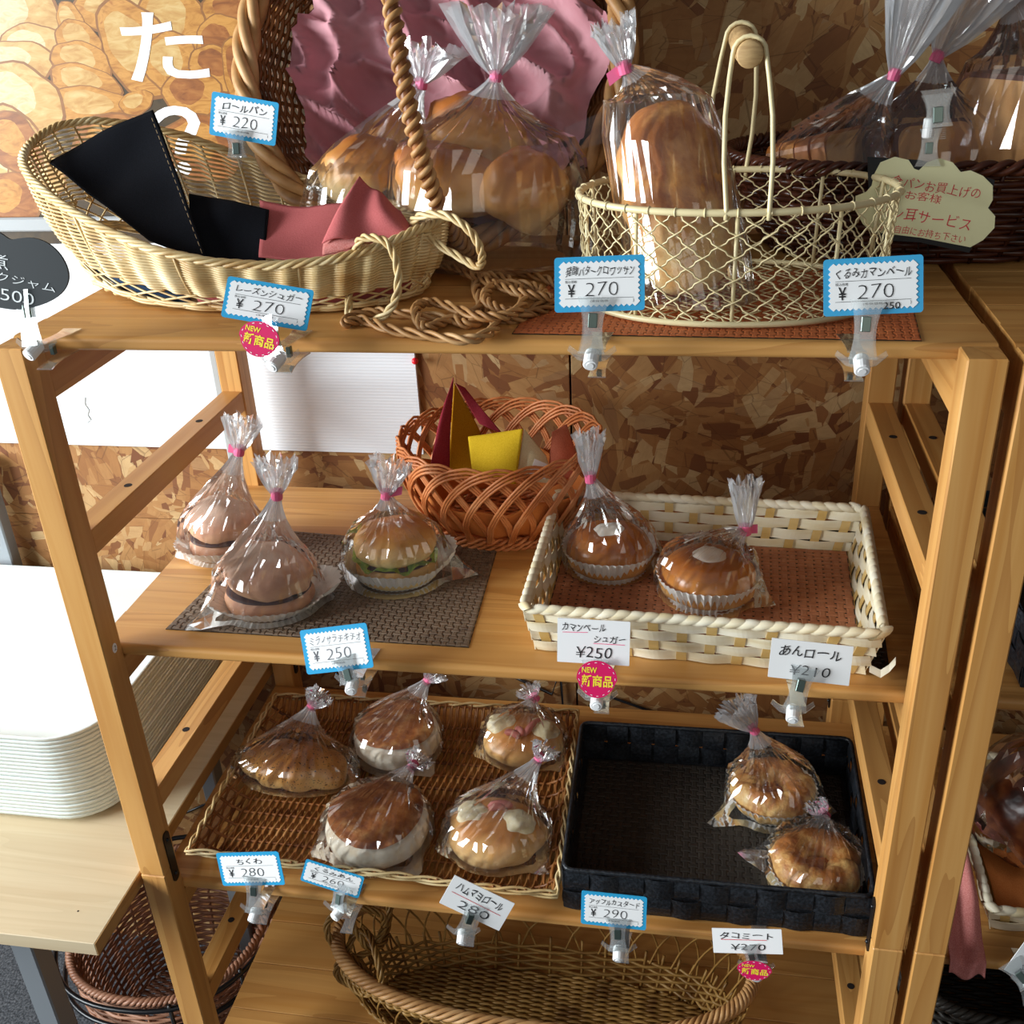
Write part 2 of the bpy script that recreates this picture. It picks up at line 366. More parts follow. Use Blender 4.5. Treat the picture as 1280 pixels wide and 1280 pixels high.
# poster with its rail
t = thing('pastry_poster', 'large poster of golden pastries with white lettering and a grey bottom rail', 'poster', (-.2, WY, 1.31))
obj('sheet', MB().box((-.62, WY-.004, 1.288), (.12, WY-.0015, 2.1)), M['poster'], t)
# the printed pastries: flat shapes of ink on the sheet
PR = random.Random(9); order = [0]
def lobes(name, L, mm):
    edge, body, lite = MB(), MB(), MB()
    for (px, py, rx, ry, rot) in L:
        P = AY(px, py, WY-.0045); k = (AY(px+10, py, WY-.0045)-P).length/10; order[0] += 1; y = WY-.0041-order[0]*.000012; s0 = PR.random()*6
        for mb, q, dy, ox, oy in ((edge, 1.07, 0, 0, -.6), (body, 1.0, -.000004, 0, 0), (lite, .60, -.000008, -.12, .22)):
            V = []
            for i in range(28):
                a = 2*PI*i/28; w_ = q*(1+.05*math.sin(3*a+s0)+.03*math.sin(7*a+s0*2)); x, z = rx*w_*math.cos(a)+ox*rx, ry*w_*math.sin(a)+oy*(ry if q < 1 else 1)
                V.append((P.x+k*(x*math.cos(rot)-z*math.sin(rot)), y+dy, P.z+k*(x*math.sin(rot)+z*math.cos(rot))))
            mb.add(V, [tuple(range(28))])
    obj('printed_pastry', edge, M['pr_edge'], t); obj('printed_pastry', body, M[mm[0]], t); obj('printed_pastry', lite, M[mm[1]], t)
lobes('x', [(10, 20, 60, 50, .3), (38, 62, 42, 26, .2), (16, 82, 50, 26, .1)], ('pr_pale', 'pr_lite'))
lobes('x', [(150, 8, 60, 26, .1), (215, 30, 40, 42, 0), (172, 62, 42, 56, .5), (215, 80, 34, 34, .2)], ('pr_gold', 'pr_pale'))
lobes('x', [(300, 18, 46, 30, 0), (275, 52, 34, 26, .6), (268, 85, 30, 24, -.4), (240, 118, 36, 26, .1), (300, 95, 20, 40, .1)], ('pr_gold', 'pr_brown'))
lobes('x', [(88, 26, 16, 20, .3), (98, 50, 28, 20, -.3), (102, 78, 36, 22, -.25), (106, 106, 42, 22, -.2), (116, 134, 52, 22, -.1), (170, 128, 22, 12, .3)], ('pr_gold', 'pr_pale'))
lobes('x', [(20, 130, 56, 42, .1), (8, 190, 46, 50, 0), (45, 215, 34, 30, .2)], ('pr_pale', 'pr_lite'))
for l_ in ((20, 180, 30, 34, .3), (150, 190, 60, 40, 0), (250, 185, 50, 36, 0), (10, 250, 44, 30, .2)): lobes('x', [l_], ('pr_brown', 'pr_gold'))
obj('bottom_rail', MB().box((-.64, WY-.012, 1.317), (.11, WY-.0042, 1.3345), .002), M['greyp'], t)
TXT = {}
def text_mesh(s, bold=0.0):
    """flat outline mesh of a string, 1 unit per em, baseline at 0, starting at x = 0"""
    k = (s, round(bold, 4))
    if k not in TXT:
        cu = bpy.data.curves.new('t', 'FONT'); cu.body = s; cu.size = 1; cu.resolution_u = 3; cu.offset = bold
        o = bpy.data.objects.new('t', cu); C.objects.link(o); bpy.context.view_layer.update()
        me = o.evaluated_get(bpy.context.evaluated_depsgraph_get()).to_mesh()
        V = np.array([v.co[:] for v in me.vertices]).reshape(-1, 3); F = [tuple(p.vertices) for p in me.polygons]
        bpy.data.objects.remove(o); bpy.data.curves.remove(cu); TXT[k] = (V, F)
    return TXT[k]
def put_text(mb, s, x0, y0, w, h, z, shear=0, bold=0.0, rot=0, jitter=0, rr=None):
    """s fitted into width w and height h in the local XY plane at height z, characters a little uneven when jitter > 0"""
    V, F = text_mesh(s, bold)
    if len(V) == 0: return
    lo = V.min(0); hi = V.max(0); V = V.copy()
    V[:, 0] = (V[:, 0]-lo[0])/(hi[0]-lo[0]+1e-9)*w; V[:, 1] = (V[:, 1]-lo[1])/(hi[1]-lo[1]+1e-9)*h
    V[:, 0] += shear*V[:, 1]
    if jitter: V[:, 1] += jitter*h*np.sin(V[:, 0]/w*PI*len(s)*.8+len(s)); V[:, 0] += jitter*h*.5*np.sin(V[:, 0]/w*9)
    c, sn = math.cos(rot), math.sin(rot)
    X = x0+V[:, 0]*c-V[:, 1]*sn; Y = y0+V[:, 0]*sn+V[:, 1]*c
    mb.add(np.stack([X, Y, np.full(len(V), z)], 1), F)
# letters of the poster stand in its plane: map local XY to world XZ
def wallmat(px, py, y): P = AY(px, py, y); return Matrix.Translation(P) @ Matrix.Rotation(PI/2, 4, 'X')
b = MB()
pa = AY(163, 103, WY-.005); pb = AY(249, 12, WY-.005)
put_text(b, 'た', 0, 0, pb.x-pa.x, pb.z-pa.z, 0, bold=.012)
pc = AY(196, 190, WY-.005); pd = AY(245, 123, WY-.005)
put_text(b, '？', pc.x-pa.x, pc.z-pa.z-.028, (pd.x-pc.x)*1.0, (pd.z-pc.z)*1.35, 0, bold=.012)
V = np.concatenate(b.v); b2 = MB().add(np.stack([V[:, 0]+pa.x, np.full(len(V), WY-.0046), V[:, 1]+pa.z], 1), b.f)
obj('lettering', b2, M['white'], t)
# grey metal upright and grey profile on the wall at the left
a0 = AY(0, 668, WY-.015); a1 = AY(30, 745, WY-.015)
b = MB().box((a0.x-.004, WY-.03, .3), (a0.x+.019, WY-.008, 1.0), .002)
tag(obj('steel_upright', b, 'steel'), 'grey steel upright against the chipboard wall beside the stacked trays', 'upright')
a0 = AY(264, 437, WY-.012)
b = MB().box((a0.x-.002, WY-.018, .85), (a0.x+.008, WY-.0068, 1.30), .0015)
tag(obj('grey_channel', b, 'greyp'), 'thin grey channel strip running down behind the rear left post', 'channel')
# black cables low on the wall
for pts, nm, lb in (([(640, 845), (690, 868), (700, 838), (705, 900), (760, 870), (830, 895), (880, 925)], 'wall_cable', 'black cable sagging on the wall behind the third shelf'),
                    ([(262, 960), (256, 980), (262, 1003), (232, 1016), (205, 1016), (190, 1030)], 'wall_cable', 'black cable bent on the wall behind the left ladder side')):
    P = [AY(x, y, WY-.006) for x, y in pts]
    b = MB().tube([tuple(p) for p in P], .0022, 6); tag(obj(nm, b, 'blackwire', smooth=True), lb, 'cable')
# ------------------------------------------------------------------ pine racks
IW, PW, PD, DY = .76, .0293, .0308, .4032
def add_post(t, x0, y0):
    obj('post', MB().box((x0, y0, .0), (x0+PW, y0+PD, .7025), .0013), W2, t)
    obj('post', MB().box((x0, y0, .7032), (x0+PW, y0+PD, 1.3191), .0013), W2, t)
RAILZ = (1.306, 1.1267, .979, .805, .6515, .487, .3307)
def make_rack(label, dx):
    t = thing('pine_rack', label, 'shelf rack', (dx+IW/2, .2, 0), 'pine racks side by side')
    for sx in (-PW, IW):
        for y0 in (0, DY): add_post(t, dx+sx, y0)
        for i, z in enumerate(RAILZ):
            h = .043 if i == 0 else .026
            r = obj('rail', MB().box((dx+sx+.0012, PD, z-h), (dx+sx+PW-.0012, DY, z), .001), W1, t)
            if i % 2:
                for yy in (.13, .305):
                    obj('screw_hole_shade', MB().lathe([(0, z+.0003), (.0042, z+.0003), (.0046, z-.0002)], 12, dx+sx+PW/2, yy), M['hole'], r)  # dark disc on the rail, painting the shade inside a hole
        # joiner plates where upper and lower posts meet
    for x, s in ((0, 1), (IW, -1)):
        for yy in ((PD*.5+.004), (DY+PD*.5)):
            b = MB(); hh = .036; ww = .0062; pts = []
            for k in range(24):
                a = 2*PI*k/24; pts.append((ww*math.cos(a), hh*(1 if math.sin(a) >= 0 else -1)*(1-ww/hh)+ww*math.sin(a)))
            V0 = [(dx+x+s*.0016, yy+p[0], .703+.012+p[1]) for p in pts]; V1 = [(dx+x-s*.0002, yy+p[0], .703+.012+p[1]) for p in pts]
            b.add(V0+V1, [tuple(range(24))]+[(i, (i+1) % 24, 24+(i+1) % 24, 24+i) for i in range(24)])
            pl = obj('joiner_plate', b, M['plate'], t)
            for zz in (.69, .74): obj('screw', ball(MB(), (dx+x+s*.0016, yy, zz), .0024, 8), M['blackwire'], pl, True)
    for z, n in ((S1, 7), (S2, 6), (S3, 6), (S4, 5)):
        bd = obj('shelf_board', MB().box((dx-PW+.004, PD+.004, z-.0128), (dx+IW+PW-.004, DY-.004, z-.0035), .001), W0, t)
        ys = np.linspace(PD, DY, n+1); gap = .0007 if z == S4 else .00012
        for i in range(n):
            y0, y1 = ys[i]+gap, ys[i+1]-gap
            ch = .0042 if i in (0,) else .0005
            if i == 0:   # rounded nosing
                prof = []
                for k in range(7): a = PI/2+PI/2*k/6; prof.append((y0+.0055+.0055*math.cos(a), z-.0045+.0045*math.sin(a)))
                for k in range(7): a = PI+PI/2*k/6; prof.append((y0+.0055+.0055*math.cos(a), z-.0085+.0045*math.sin(a)))
                prof += [(y1, z-.013), (y1, z)]
                m = len(prof); b = MB(); xa, xb = dx-PW+.0005, dx+IW+PW-.0005
                b.add([(xa, *p) for p in prof]+[(xb, *p) for p in prof], [tuple(range(m)), tuple(range(m, 2*m))[::-1]]+[(i_, m+i_, m+(i_+1) % m, (i_+1) % m) for i_ in range(m)])
            else: b = MB().box((dx-PW+.0005+R.uniform(0, .0012), y0, z-.013), (dx+IW+PW-.0005-R.uniform(0, .0012), y1, z+R.uniform(-.00015, 0)), .0004)
            obj('plank', b, W0, bd)
    return t
rack1 = make_rack('orange pine rack in the middle with bread on four open shelves', 0)
rack2 = make_rack('pine rack cut by the right edge of the photo', IW+2*PW+.011)
# number sticker on the left post
p = CAM+ray(143, 810)*((0-CAM.x)/ray(143, 810).x)
t = thing('number_sticker', 'small round white sticker numbered 2 on the left front post', 'sticker', (.0006, p.y, p.z))
b = MB(); b.add([(.0004, p.y+.0042*math.cos(a), p.z+.0055*math.sin(a)) for a in np.linspace(0, 2*PI, 20, False)], [tuple(range(20))]); obj('disc', b, M['white'], t)
b = MB(); put_text(b, '2', -.0015, -.0025, .003, .005, 0, .2); V = np.concatenate(b.v)
obj('numeral', MB().add(np.stack([np.full(len(V), .0007), p.y+V[:, 0], p.z+V[:, 1]], 1), b.f), M['ink'], t)
# ------------------------------------------------------------------ table with trays
t = thing('laminate_table', 'pale wood table with grey metal legs at the left edge', 'table', (-.5, .15, 0))
obj('tabletop', MB().box((-1.0, -.0935, .682), (-.0345, .44, .70), .0006), TABLEW, t)
obj('edge_band', MB().box((-.0346, -.0932, .6823), (-.0335, .44, .6997), .0002), TABLEE, t)
for y in (-.02, .40): obj('leg', MB().box((-.175, y-.014, 0), (-.15, y+.014, .682), .002) if y > 0 else MB().box((-.235, -.0, .0), (-.205, .03, .682), .002), M['steel'], t)
for y in (-.02, .40): obj('leg', MB().box((-.95, y-.014, 0), (-.92, y+.014, .682), .002), M['steel'], t)
obj('foot_bar', MB().box((-.235, -.35, .0), (-.205, .40, .03), .002), M['steel'], t)
obj('screw_hole_shade', MB().lathe([(0, .7003), (.001, .7003), (.0012, .7)], 8, -.075, -.055), M['hole'], t)  # flat dark disc, its colour stands for the shaded hole
def rrect(w, d, r, n=5):
    P = []
    for cx, cy, a0 in ((w/2-r, d/2-r, 0), (-w/2+r, d/2-r, 90), (-w/2+r, -d/2+r, 180), (w/2-r, -d/2+r, 270)):
        for k in range(n+1): a = math.radians(a0+90*k/n); P.append((cx+r*math.cos(a), cy+r*math.sin(a)))
    return P
def tray_mesh():
    TW, TD, r = .47, .372, .065
    rings = [(0, .0125, 0), (-.0012, .0132, 0), (-.004, .0128, 0), (-.012, .004, 0), (-.017, .003, 0), (-.030, .0022, 0)]
    b = MB(); V = []
    for off, z, _ in rings:
        V += [(x, y, z) for x, y in rrect(TW+2*off, TD+2*off, r+off, 8)]
    n = 36; k = len(rings); F = []
    for i in range(k-1):
        for j in range(n): F.append((i*n+j, i*n+(j+1) % n, (i+1)*n+(j+1) % n, (i+1)*n+j))
    F.append(tuple((k-1)*n+j for j in range(n)))
    und = [(0, .0125), (.0, .0092), (-.004, .0086), (-.0135, .0012), (-.03, .0)]
    base = len(V)
    for off, z in und: V += [(x, y, z) for x, y in rrect(TW+2*off, TD+2*off, r+off, 8)]
    for i in range(len(und)-1):
        for j in range(n): F.append((base+i*n+(j+1) % n, base+i*n+j, base+(i+1)*n+j, base+(i+1)*n+(j+1) % n))
    F.append(tuple(base+(len(und)-1)*n+j for j in range(n))[::-1])
    b.add(V, F); return mesh('serving_tray', b, 'tray', True)
tm = tray_mesh(); NTRAY = 22
for i in range(NTRAY):
    o = bpy.data.objects.new('serving_tray', tm); C.objects.link(o)
    o.location = (-.335+R.uniform(-.0008, .0008), .250+R.uniform(-.0008, .0008), .7003+i*.0056); 
    tag(o, 'pale grey-blue plastic serving tray, topmost of the stack on the table' if i == NTRAY-1 else 'lowest pale plastic serving tray, lying on the wooden table top' if i == 0 else 'pale plastic serving tray inside the stack, its rim edge only showing', 'tray', 'stacked serving trays')
# ------------------------------------------------------------------ woven baskets
def lerp(a, b, t): return a+(b-a)*t
def oval(cx, cy, a, b, z, rot=0, e=2.0):
    """a closed curve theta -> point; e > 2 squares it off; z a number or a function of theta"""
    def f(th):
        c, s = math.cos(th), math.sin(th)
        x = a*math.copysign(abs(c)**(2/e), c); y = b*math.copysign(abs(s)**(2/e), s)
        return np.array((cx+x*math.cos(rot)-y*math.sin(rot), cy+x*math.sin(rot)+y*math.cos(rot), z(th) if callable(z) else z))
    return f
def outn(f, th):
    d = f(th+.01)-f(th-.01); n = np.array((d[1], -d[0], 0)); return n/(np.linalg.norm(n)+1e-12)
def side_pt(B, Rm, th, t, bulge=0):
    return B(th)*(1-t)+Rm(th)*t+outn(Rm, th)*bulge*math.sin(PI*t)
def weavers(mb, B, Rm, t0, t1, rows, nst, amp, r, bulge=0, parity=True, sub=4, n=5, th0=0, th1=2*PI, wob=0):
    m = nst*sub; closed = abs(th1-th0-2*PI) < 1e-6
    ths = th0+(th1-th0)*np.arange(m if closed else m+1)/m
    Bp = np.array([B(t) for t in ths]); Rp = np.array([Rm(t) for t in ths]); N = np.array([outn(Rm, t) for t in ths])
    ph = PI*np.arange(len(ths))/sub
    for k in range(rows):
        t = lerp(t0, t1, (k+.5)/rows); off = amp*np.cos(ph+(PI*k if parity else 0))+bulge*math.sin(PI*t)
        P = Bp*(1-t)+Rp*t+N*off[:, None]
        if wob: P[:, 2] += wob*np.sin(ph*1.37+k*2.1)
        mb.tube(P, r*R.uniform(.9, 1.1), n, closed, ref=(0, 0, 1))
def stakes(mb, B, Rm, nst, r, t0=0, t1=1, bulge=0, n=5, shift=0, k=6, lean=0):
    for i in range(nst):
        P = []
        for j in range(k):
            t = lerp(t0, t1, j/(k-1)); th = 2*PI*(i+.5*shift)/nst+lean*t; P.append(side_pt(B, Rm, th, t, bulge))
        mb.tube(P, r, n, ref=(.3, .2, .05) if False else None)
def rope(mb, f, strands, rad, r, twists, n=6, m=240, th0=0, th1=2*PI, up=(0, 0, 1), flat=1.0):
    """strands twisted about the curve f"""
    closed = abs(th1-th0-2*PI) < 1e-6
    ths = np.linspace(th0, th1, m, endpoint=not closed); P = np.array([f(t) for t in ths])
    T = (np.roll(P, -1, 0)-np.roll(P, 1, 0)) if closed else np.gradient(P, axis=0)
    T /= np.linalg.norm(T, axis=1)[:, None]; A = np.cross(T, up); A /= np.linalg.norm(A, axis=1)[:, None]; Bn = np.cross(A, T)
    for s in range(strands):
        a = 2*PI*s/strands+twists*2*PI*np.arange(len(ths))/m
        mb.tube(P+rad*(np.cos(a)[:, None]*A+flat*np.sin(a)[:, None]*Bn), r, n, closed, ref=up)
def arches(mb, B, Rm, N, span, r, t0, t1, strands=1, gap=.003, n=5, k=18, pw=.7, bulge=0, rr=0):
    for i in range(N):
        for s in range(strands):
            P = []
            for j in range(k+1):
                u = j/k; th = 2*PI*i/N+span*(u-.5); h = math.sin(PI*u)**pw
                t = lerp(t0, t1, h)-(s-(strands-1)/2)*gap*h*10
                p = side_pt(B, Rm, th, t, bulge)+outn(Rm, th)*(.0012*(1 if u < .5 else -1))
                p = p+np.array((0, 0, 0)); 
                th2 = (s-(strands-1)/2)*gap*7*(1-h)*(1 if u < .5 else -1)
                p2 = side_pt(B, Rm, th+th2, t, bulge)+outn(Rm, th)*(.0014*(1 if u < .5 else -1))
                P.append(p2)
            mb.tube(P, r, n, ref=None, cap=False)
def floor_weave(mb, cx, cy, a, b, z, rows, r, rot=0, amp=.0015, nst=12, e=2.0):
    for i in range(rows):
        v = -1+2*(i+.5)/rows; hw = (1-abs(v)**e)**(1/e)
        m = max(6, int(nst*4*hw)); P = []
        for j in range(m+1):
            u = -1+2*j/m; x = a*hw*u; y = b*v; zz = z+amp*math.sin(PI*(x/a+1)*nst/2+PI*i)
            P.append((cx+x*math.cos(rot)-y*math.sin(rot), cy+x*math.sin(rot)+y*math.cos(rot), zz))
        mb.tube(P, r, 5, ref=(0, 0, 1))
# floor basket under the table and its black wire stand
fc = AY(215, 1190, .26); FX, FYc = -.205, .275
t = thing('floor_basket', 'rose-brown wicker basket standing low between the table and the rack', 'basket', (FX, FYc, .06))
B = oval(FX, FYc, .120, .115, .07, 0, 2.4); Rm = oval(FX, FYc, .145, .148, .295, 0, 2.3)
b = MB(); weavers(b, B, Rm, .0, .97, 34, 26, .0026, .0026, .006); stakes(b, B, Rm, 26, .0022, bulge=.006); obj('wall_weave', b, M['floorw'], t, True, 'stuff')
b = MB(); floor_weave(b, FX, FYc, .118, .113, .075, 40, .0028, 0, .002, 16, 2.4); obj('bottom_weave', b, M['floorw'], t, True, 'stuff')
b = MB(); rope(b, oval(FX, FYc, .146, .149, .3, 0, 2.3), 3, .004, .0036, 44, 5, 420); obj('rim', b, M['floorw'], t, True)
t = thing('wire_stand', 'black coated wire stand ringing the low wicker basket', 'stand', (FX, FYc, 0))
for zz, ex in ((.262, .016), (.305, .020)):
    f = oval(FX, FYc, .145+ex, .148+ex, zz, 0, 2.3); obj('ring', MB().tube([f(a) for a in np.linspace(0, 2*PI, 64, False)], .004, 6, True, ref=(0, 0, 1)), M['blackwire'], t, True)
for a in (.5, 2.2, 3.9, 5.1, 5.8):
    f = oval(FX, FYc, .164, .167, 0, 0, 2.3); p = f(a); obj('leg', MB().tube([(p[0], p[1], .312), (p[0]*1.0, p[1], .15), (p[0], p[1], 0)], .003, 6), M['blackwire'], t, True)
# ------------------------------------------------------------------ price cards, clips, stickers
def frame_of(TL, TR, BL, yt, yb):
    a = AY(*TL, yt); b_ = AY(*TR, yt); c = AY(*BL, yb)
    wdt = (b_-a).length; X = (b_-a).normalized(); Yv = (a-c); Yv = (Yv-X*Yv.dot(X)); hgt = Yv.length; Yv.normalize(); Z = X.cross(Yv)
    o = a-Yv*hgt
    return Matrix(((X.x, Yv.x, Z.x, o.x), (X.y, Yv.y, Z.y, o.y), (X.z, Yv.z, Z.z, o.z), (0, 0, 0, 1))), wdt, hgt
def bar(mb, x0, y0, x1, y1, z, th):
    d = math.hypot(x1-x0, y1-y0); nx, ny = -(y1-y0)/d*th/2, (x1-x0)/d*th/2
    mb.add([(x0-nx, y0-ny, z), (x1-nx, y1-ny, z), (x1+nx, y1+ny, z), (x0+nx, y0+ny, z)], [(0, 1, 2, 3)])
YEN = '¥'
def rr_pts(x0, y0, x1, y1, r, n=4):
    return [(p[0]+(x0+x1)/2, p[1]+(y0+y1)/2) for p in rrect(x1-x0, y1-y0, r, n)]
def price_card(corners, title, price, label, blue=True, yt=.02, yb=.004, under=None, extra=None, yen=True, dots=False, two=None, colour='ink'):
    m, w_, h_ = frame_of(*corners, yt, yb)
    t = thing('price_card', label, 'price card', group='price cards', mat=m)
    if blue:
        obj('backing', MB().poly(rr_pts(0, 0, w_, h_, .0025), .0008), M['blue'], t)
        e = .0062*h_/.05; z = .0011; nx = max(6, int(w_/.0046)); ny = max(5, int(h_/.0046)); d = .0021*h_/.05; P = []
        def side(x0, y0, x1, y1, n, ox, oy):
            for k in range(n):
                P.append((lerp(x0, x1, k/n)+ox*0, lerp(y0, y1, k/n)+oy*0)); u = (k+.5)/n; P.append((lerp(x0, x1, u)+ox*d, lerp(y0, y1, u)+oy*d))
        side(e, e, w_-e, e, nx, 0, -1); side(w_-e, e, w_-e, h_-e, ny, 1, 0); side(w_-e, h_-e, e, h_-e, nx, 0, 1); side(e, h_-e, e, e, ny, -1, 0)
        obj('white_field', MB().poly(P, .0003, .0008), M['white'], t)
        L = MB(); bar(L, w_*.12, h_*.60, w_*.88, h_*.60, .0013, .0003); bar(L, w_*.12, h_*.24, w_*.88, h_*.24, .0013, .0003)
        put_text(L, '税込価格', w_*.12, h_*.52, w_*.13, h_*.055, .0013)
        put_text(L, '(本体価格', w_*.4, h_*.16, w_*.2, h_*.05, .0013); put_text(L, ')', w_*.87, h_*.15, w_*.012, h_*.07, .0013)
        put_text(L, YEN, w_*.15, h_*.27, w_*.08, h_*.23, .0014, bold=.01)
        obj('printed_lines', L, M['grey_ink'] if dots else M['ink'], t)
        L = MB(); nt = len(title); tw = min(.76, .125*nt+.03)
        put_text(L, title, w_*(.5-tw/2), h_*.65, w_*tw, h_*.17, .0014, .12, -.012 if dots else .004, jitter=.12)
        obj('product_name', L, M['grey_ink'] if dots else M['ink'], t)
        L = MB(); put_text(L, price, w_*.34, h_*.28, w_*.36, h_*.25, .0014, .08, -.022, jitter=.05)
        if extra: put_text(L, extra, w_*.6, h_*.08, w_*.17, h_*.12, .0014, .05)
        obj('price', L, M['grey_ink'] if dots else M['ink'], t)
    else:
        obj('backing', MB().poly(rr_pts(0, 0, w_, h_, .0006), .0008), M['white'], t)
        L = MB()
        if two:
            put_text(L, two[0], w_*.06, h_*.73, w_*.6, h_*.17, .0012, .1, .006, jitter=.1); put_text(L, two[1], w_*.5, h_*.5, w_*.43, h_*.17, .0012, .1, .006, jitter=.1)
        else: put_text(L, title, w_*.10, h_*.60, w_*.76, h_*.26, .0012, .12, .008, jitter=.12)
        obj('product_name', L, M['ink'], t)
        L = MB(); put_text(L, (YEN if yen else '')+price, w_*.25, h_*.14, w_*.5, h_*.25, .0012, .1, -.008, jitter=.05); obj('price', L, M['ink'], t)
        if under:
            L = MB()
            for (x0, y0, x1, y1) in under: bar(L, x0*w_, y0*h_, x1*w_, y1*h_, .0011, .0006)
            obj('underline', L, M['red_ink'] if not two else M['pinkline'], t)
    return t, m, w_, h_
def hourglass(L, wa, wm, wb, n=8):
    l = []; r = []
    for k in range(n+1):
        u = k/n; q = wa*(1-u)**2+2*wm*u*(1-u)+wb*u*u; l.append((-q/2, -L*u)); r.append((q/2, -L*u))
    return l+r[::-1]
def ridges(mb, w, y0, n, z, dy=.0011):
    for i in range(n): mb.box((-w/2, y0-i*dy, z), (w/2, y0-i*dy+.0005, z+.0005))
def upper_clip(t, mat, L=.026, s=1.0):
    """clear jaw that bites the lower edge of a card; local origin at the card's lower edge, +Y up the card, +Z to the viewer"""
    def part(name, mb, m_, **k):
        V = np.concatenate(mb.v); b = MB().add(np.array([tuple(mat @ Vector(p*s)) for p in V]), mb.f); o = obj(name, b, m_, t, **k); return o
    up = .010
    b = MB().poly([(x, y+up) for x, y in hourglass(L+up, .025, .0075, .021)], .0011, .0022); ridges(b, .011, -.016, 7, .0033, .0014); part('front_jaw', b, M['acrylic'])
    b = MB().poly([(x, y+up-.003) for x, y in hourglass(L+up-.003, .022, .0075, .019)], .0011, -.0038); part('back_jaw', b, M['acrylic'])
    b = MB().box((-.0034, -.013, -.0028), (.0034, -.002, .0040), .0004); part('spring', b, M['spring'])
    b = MB().tube([(-.0034, -L+.001, -.001), (.0034, -L+.001, -.001)], .0017, 8); part('hinge', b, M['acrylic'], smooth=True)
def card_clip(px, py, ys, label, ball_px, edge=True, shelf=S1, s=1.0, rot=0.0, yb=.0, side=1):
    """clip whose jaw top is seen at (px, py) on plane y = ys; its ball joint at ball_px"""
    P = AY(px, py, ys); Q = AY(*ball_px, yb-.006)
    t = thing('card_clip', label, 'clip', (Q.x, Q.y, min(Q.z, shelf)-.01), 'clear card clips')
    d = (P-Q); L = d.length; Yv = d.normalized(); Z = Vector((0, -1, .25)); Z = (Z-Yv*Z.dot(Yv)).normalized(); X = Yv.cross(Z)
    if rot: X, Z = X*math.cos(rot)+Z*math.sin(rot), Z*math.cos(rot)-X*math.sin(rot)
    mt = Matrix(((X.x, Yv.x, Z.x, P.x), (X.y, Yv.y, Z.y, P.y), (X.z, Yv.z, Z.z, P.z), (0, 0, 0, 1)))
    upper_clip(t, mt, max(.012, L-.004), s)
    ax = (Z*.8-Yv*.6).normalized()
    b = MB().tube([tuple(Q-ax*.0075), tuple(Q-ax*.0065), tuple(Q+ax*.0065), tuple(Q+ax*.0075)], [.0048, .0058, .0058, .0048], 16)
    j = obj('ball_joint', b, M['ball'], t)
    b = MB().tube([tuple(Q+ax*.0074), tuple(Q+ax*.0082)], .0028, 12); obj('joint_pin', b, M['white'], j)
    if edge:   # lower jaws grip the shelf's edge
        x = Q.x+side*.004
        for z, y1, tilt, nm in ((shelf+.0006, .046, .0045, 'shelf_jaw'), (shelf-.0150, .034, -.003, 'shelf_jaw')):
            b = MB(); pts = hourglass(y1-Q.y+.002, .014, .008, .018)
            V = []
            for th in (0, .0011):
                for (u, v) in pts:
                    yy = Q.y+.002-v; k = (yy-Q.y)/(y1-Q.y); zz = z+(tilt*(1-k)**2) if yy < PD else z
                    V.append((x+u, yy, zz+th*(1 if nm else 1)))
            n = len(pts); b.add(V, [tuple(range(n))[::-1], tuple(range(n, 2*n))]+[(i, (i+1) % n, n+(i+1) % n, n+i) for i in range(n)])
            obj(nm, b, M['acrylic'], t)
        b = MB().box((x-.002, .012, shelf-.010), (x+.002, .017, shelf-.001), .0004); obj('spring', b, M['spring'], t)
        # winglets beside the joint
        for s2 in (-1, 1):
            b = MB(); pts = [(0, -.003), (.008, -.001), (.016, .006), (.0145, .0095), (.008, .005), (0, .004)]
            b.add([(Q.x+s2*(.003+u), Q.y+.004+v*.3, Q.z-.001+v) for u, v in pts]+[(Q.x+s2*(.003+u), Q.y+.0052+v*.3, Q.z-.001+v) for u, v in pts],
                  [tuple(range(6)), tuple(range(6, 12))[::-1]]+[(i, 6+i, 6+(i+1) % 6, (i+1) % 6) for i in range(6)])
            obj('grip_wing', b, M['acrylic'], t)
    return t
def new_sticker(px, py, wpx, hpx, y, label, rot=0):
    P = AY(px, py, y); sx = (AY(px+wpx/2, py, y)-AY(px-wpx/2, py, y)).length; sy = (AY(px, py-hpx/2, y+.01)-AY(px, py+hpx/2, y)).length
    X = Vector((math.cos(rot), 0, math.sin(rot))); Z = Vector((0, -.95, .3)).normalized(); Yv = Z.cross(X).normalized(); X = Yv.cross(Z)
    m = Matrix(((X.x, Yv.x, Z.x, P.x), (X.y, Yv.y, Z.y, P.y), (X.z, Yv.z, Z.z, P.z), (0, 0, 0, 1)))
    t = thing('new_item_tag', label, 'tag', group='magenta new item tags', mat=m)
    def pick(k, n=40):   # rounded pick, wide on top
        o = []
        for i in range(n):
            a = 2*PI*i/n; c, s = math.cos(a), math.sin(a)
            o.append((k*sx/2*c*(1-.16*(1-s)*.5*(1 if s < 0 else .3)), k*sy/2*(s if s > 0 else s*1.0)*(1-.0*abs(c))))
        return o
    obj('backing', MB().poly(pick(1.0), .0008), M['magenta'], t)
    pr = pick(.9, 48); b = MB()
    for i in range(0, 48, 3): bar(b, *pr[i], *pr[(i+1) % 48], .001, .0005)
    obj('dashed_border', b, M['white'], t)
    b = MB(); put_text(b, '新商品', -sx*.36, -sy*.2, sx*.74, sy*.32, .001, 0, .02, rot=0); put_text(b, 'NEW', -sx*.36, sy*.17, sx*.36, sy*.15, .001, 0, .02)
    obj('lettering', b, M['yellow'], t); return t
price_card(((265.4, 114), (349, 128.6), (261, 168)), 'ロールパン', '220', 'blue zigzag-edged price card reading 220 on the far rim of the pale basket', yt=.272, yb=.265)
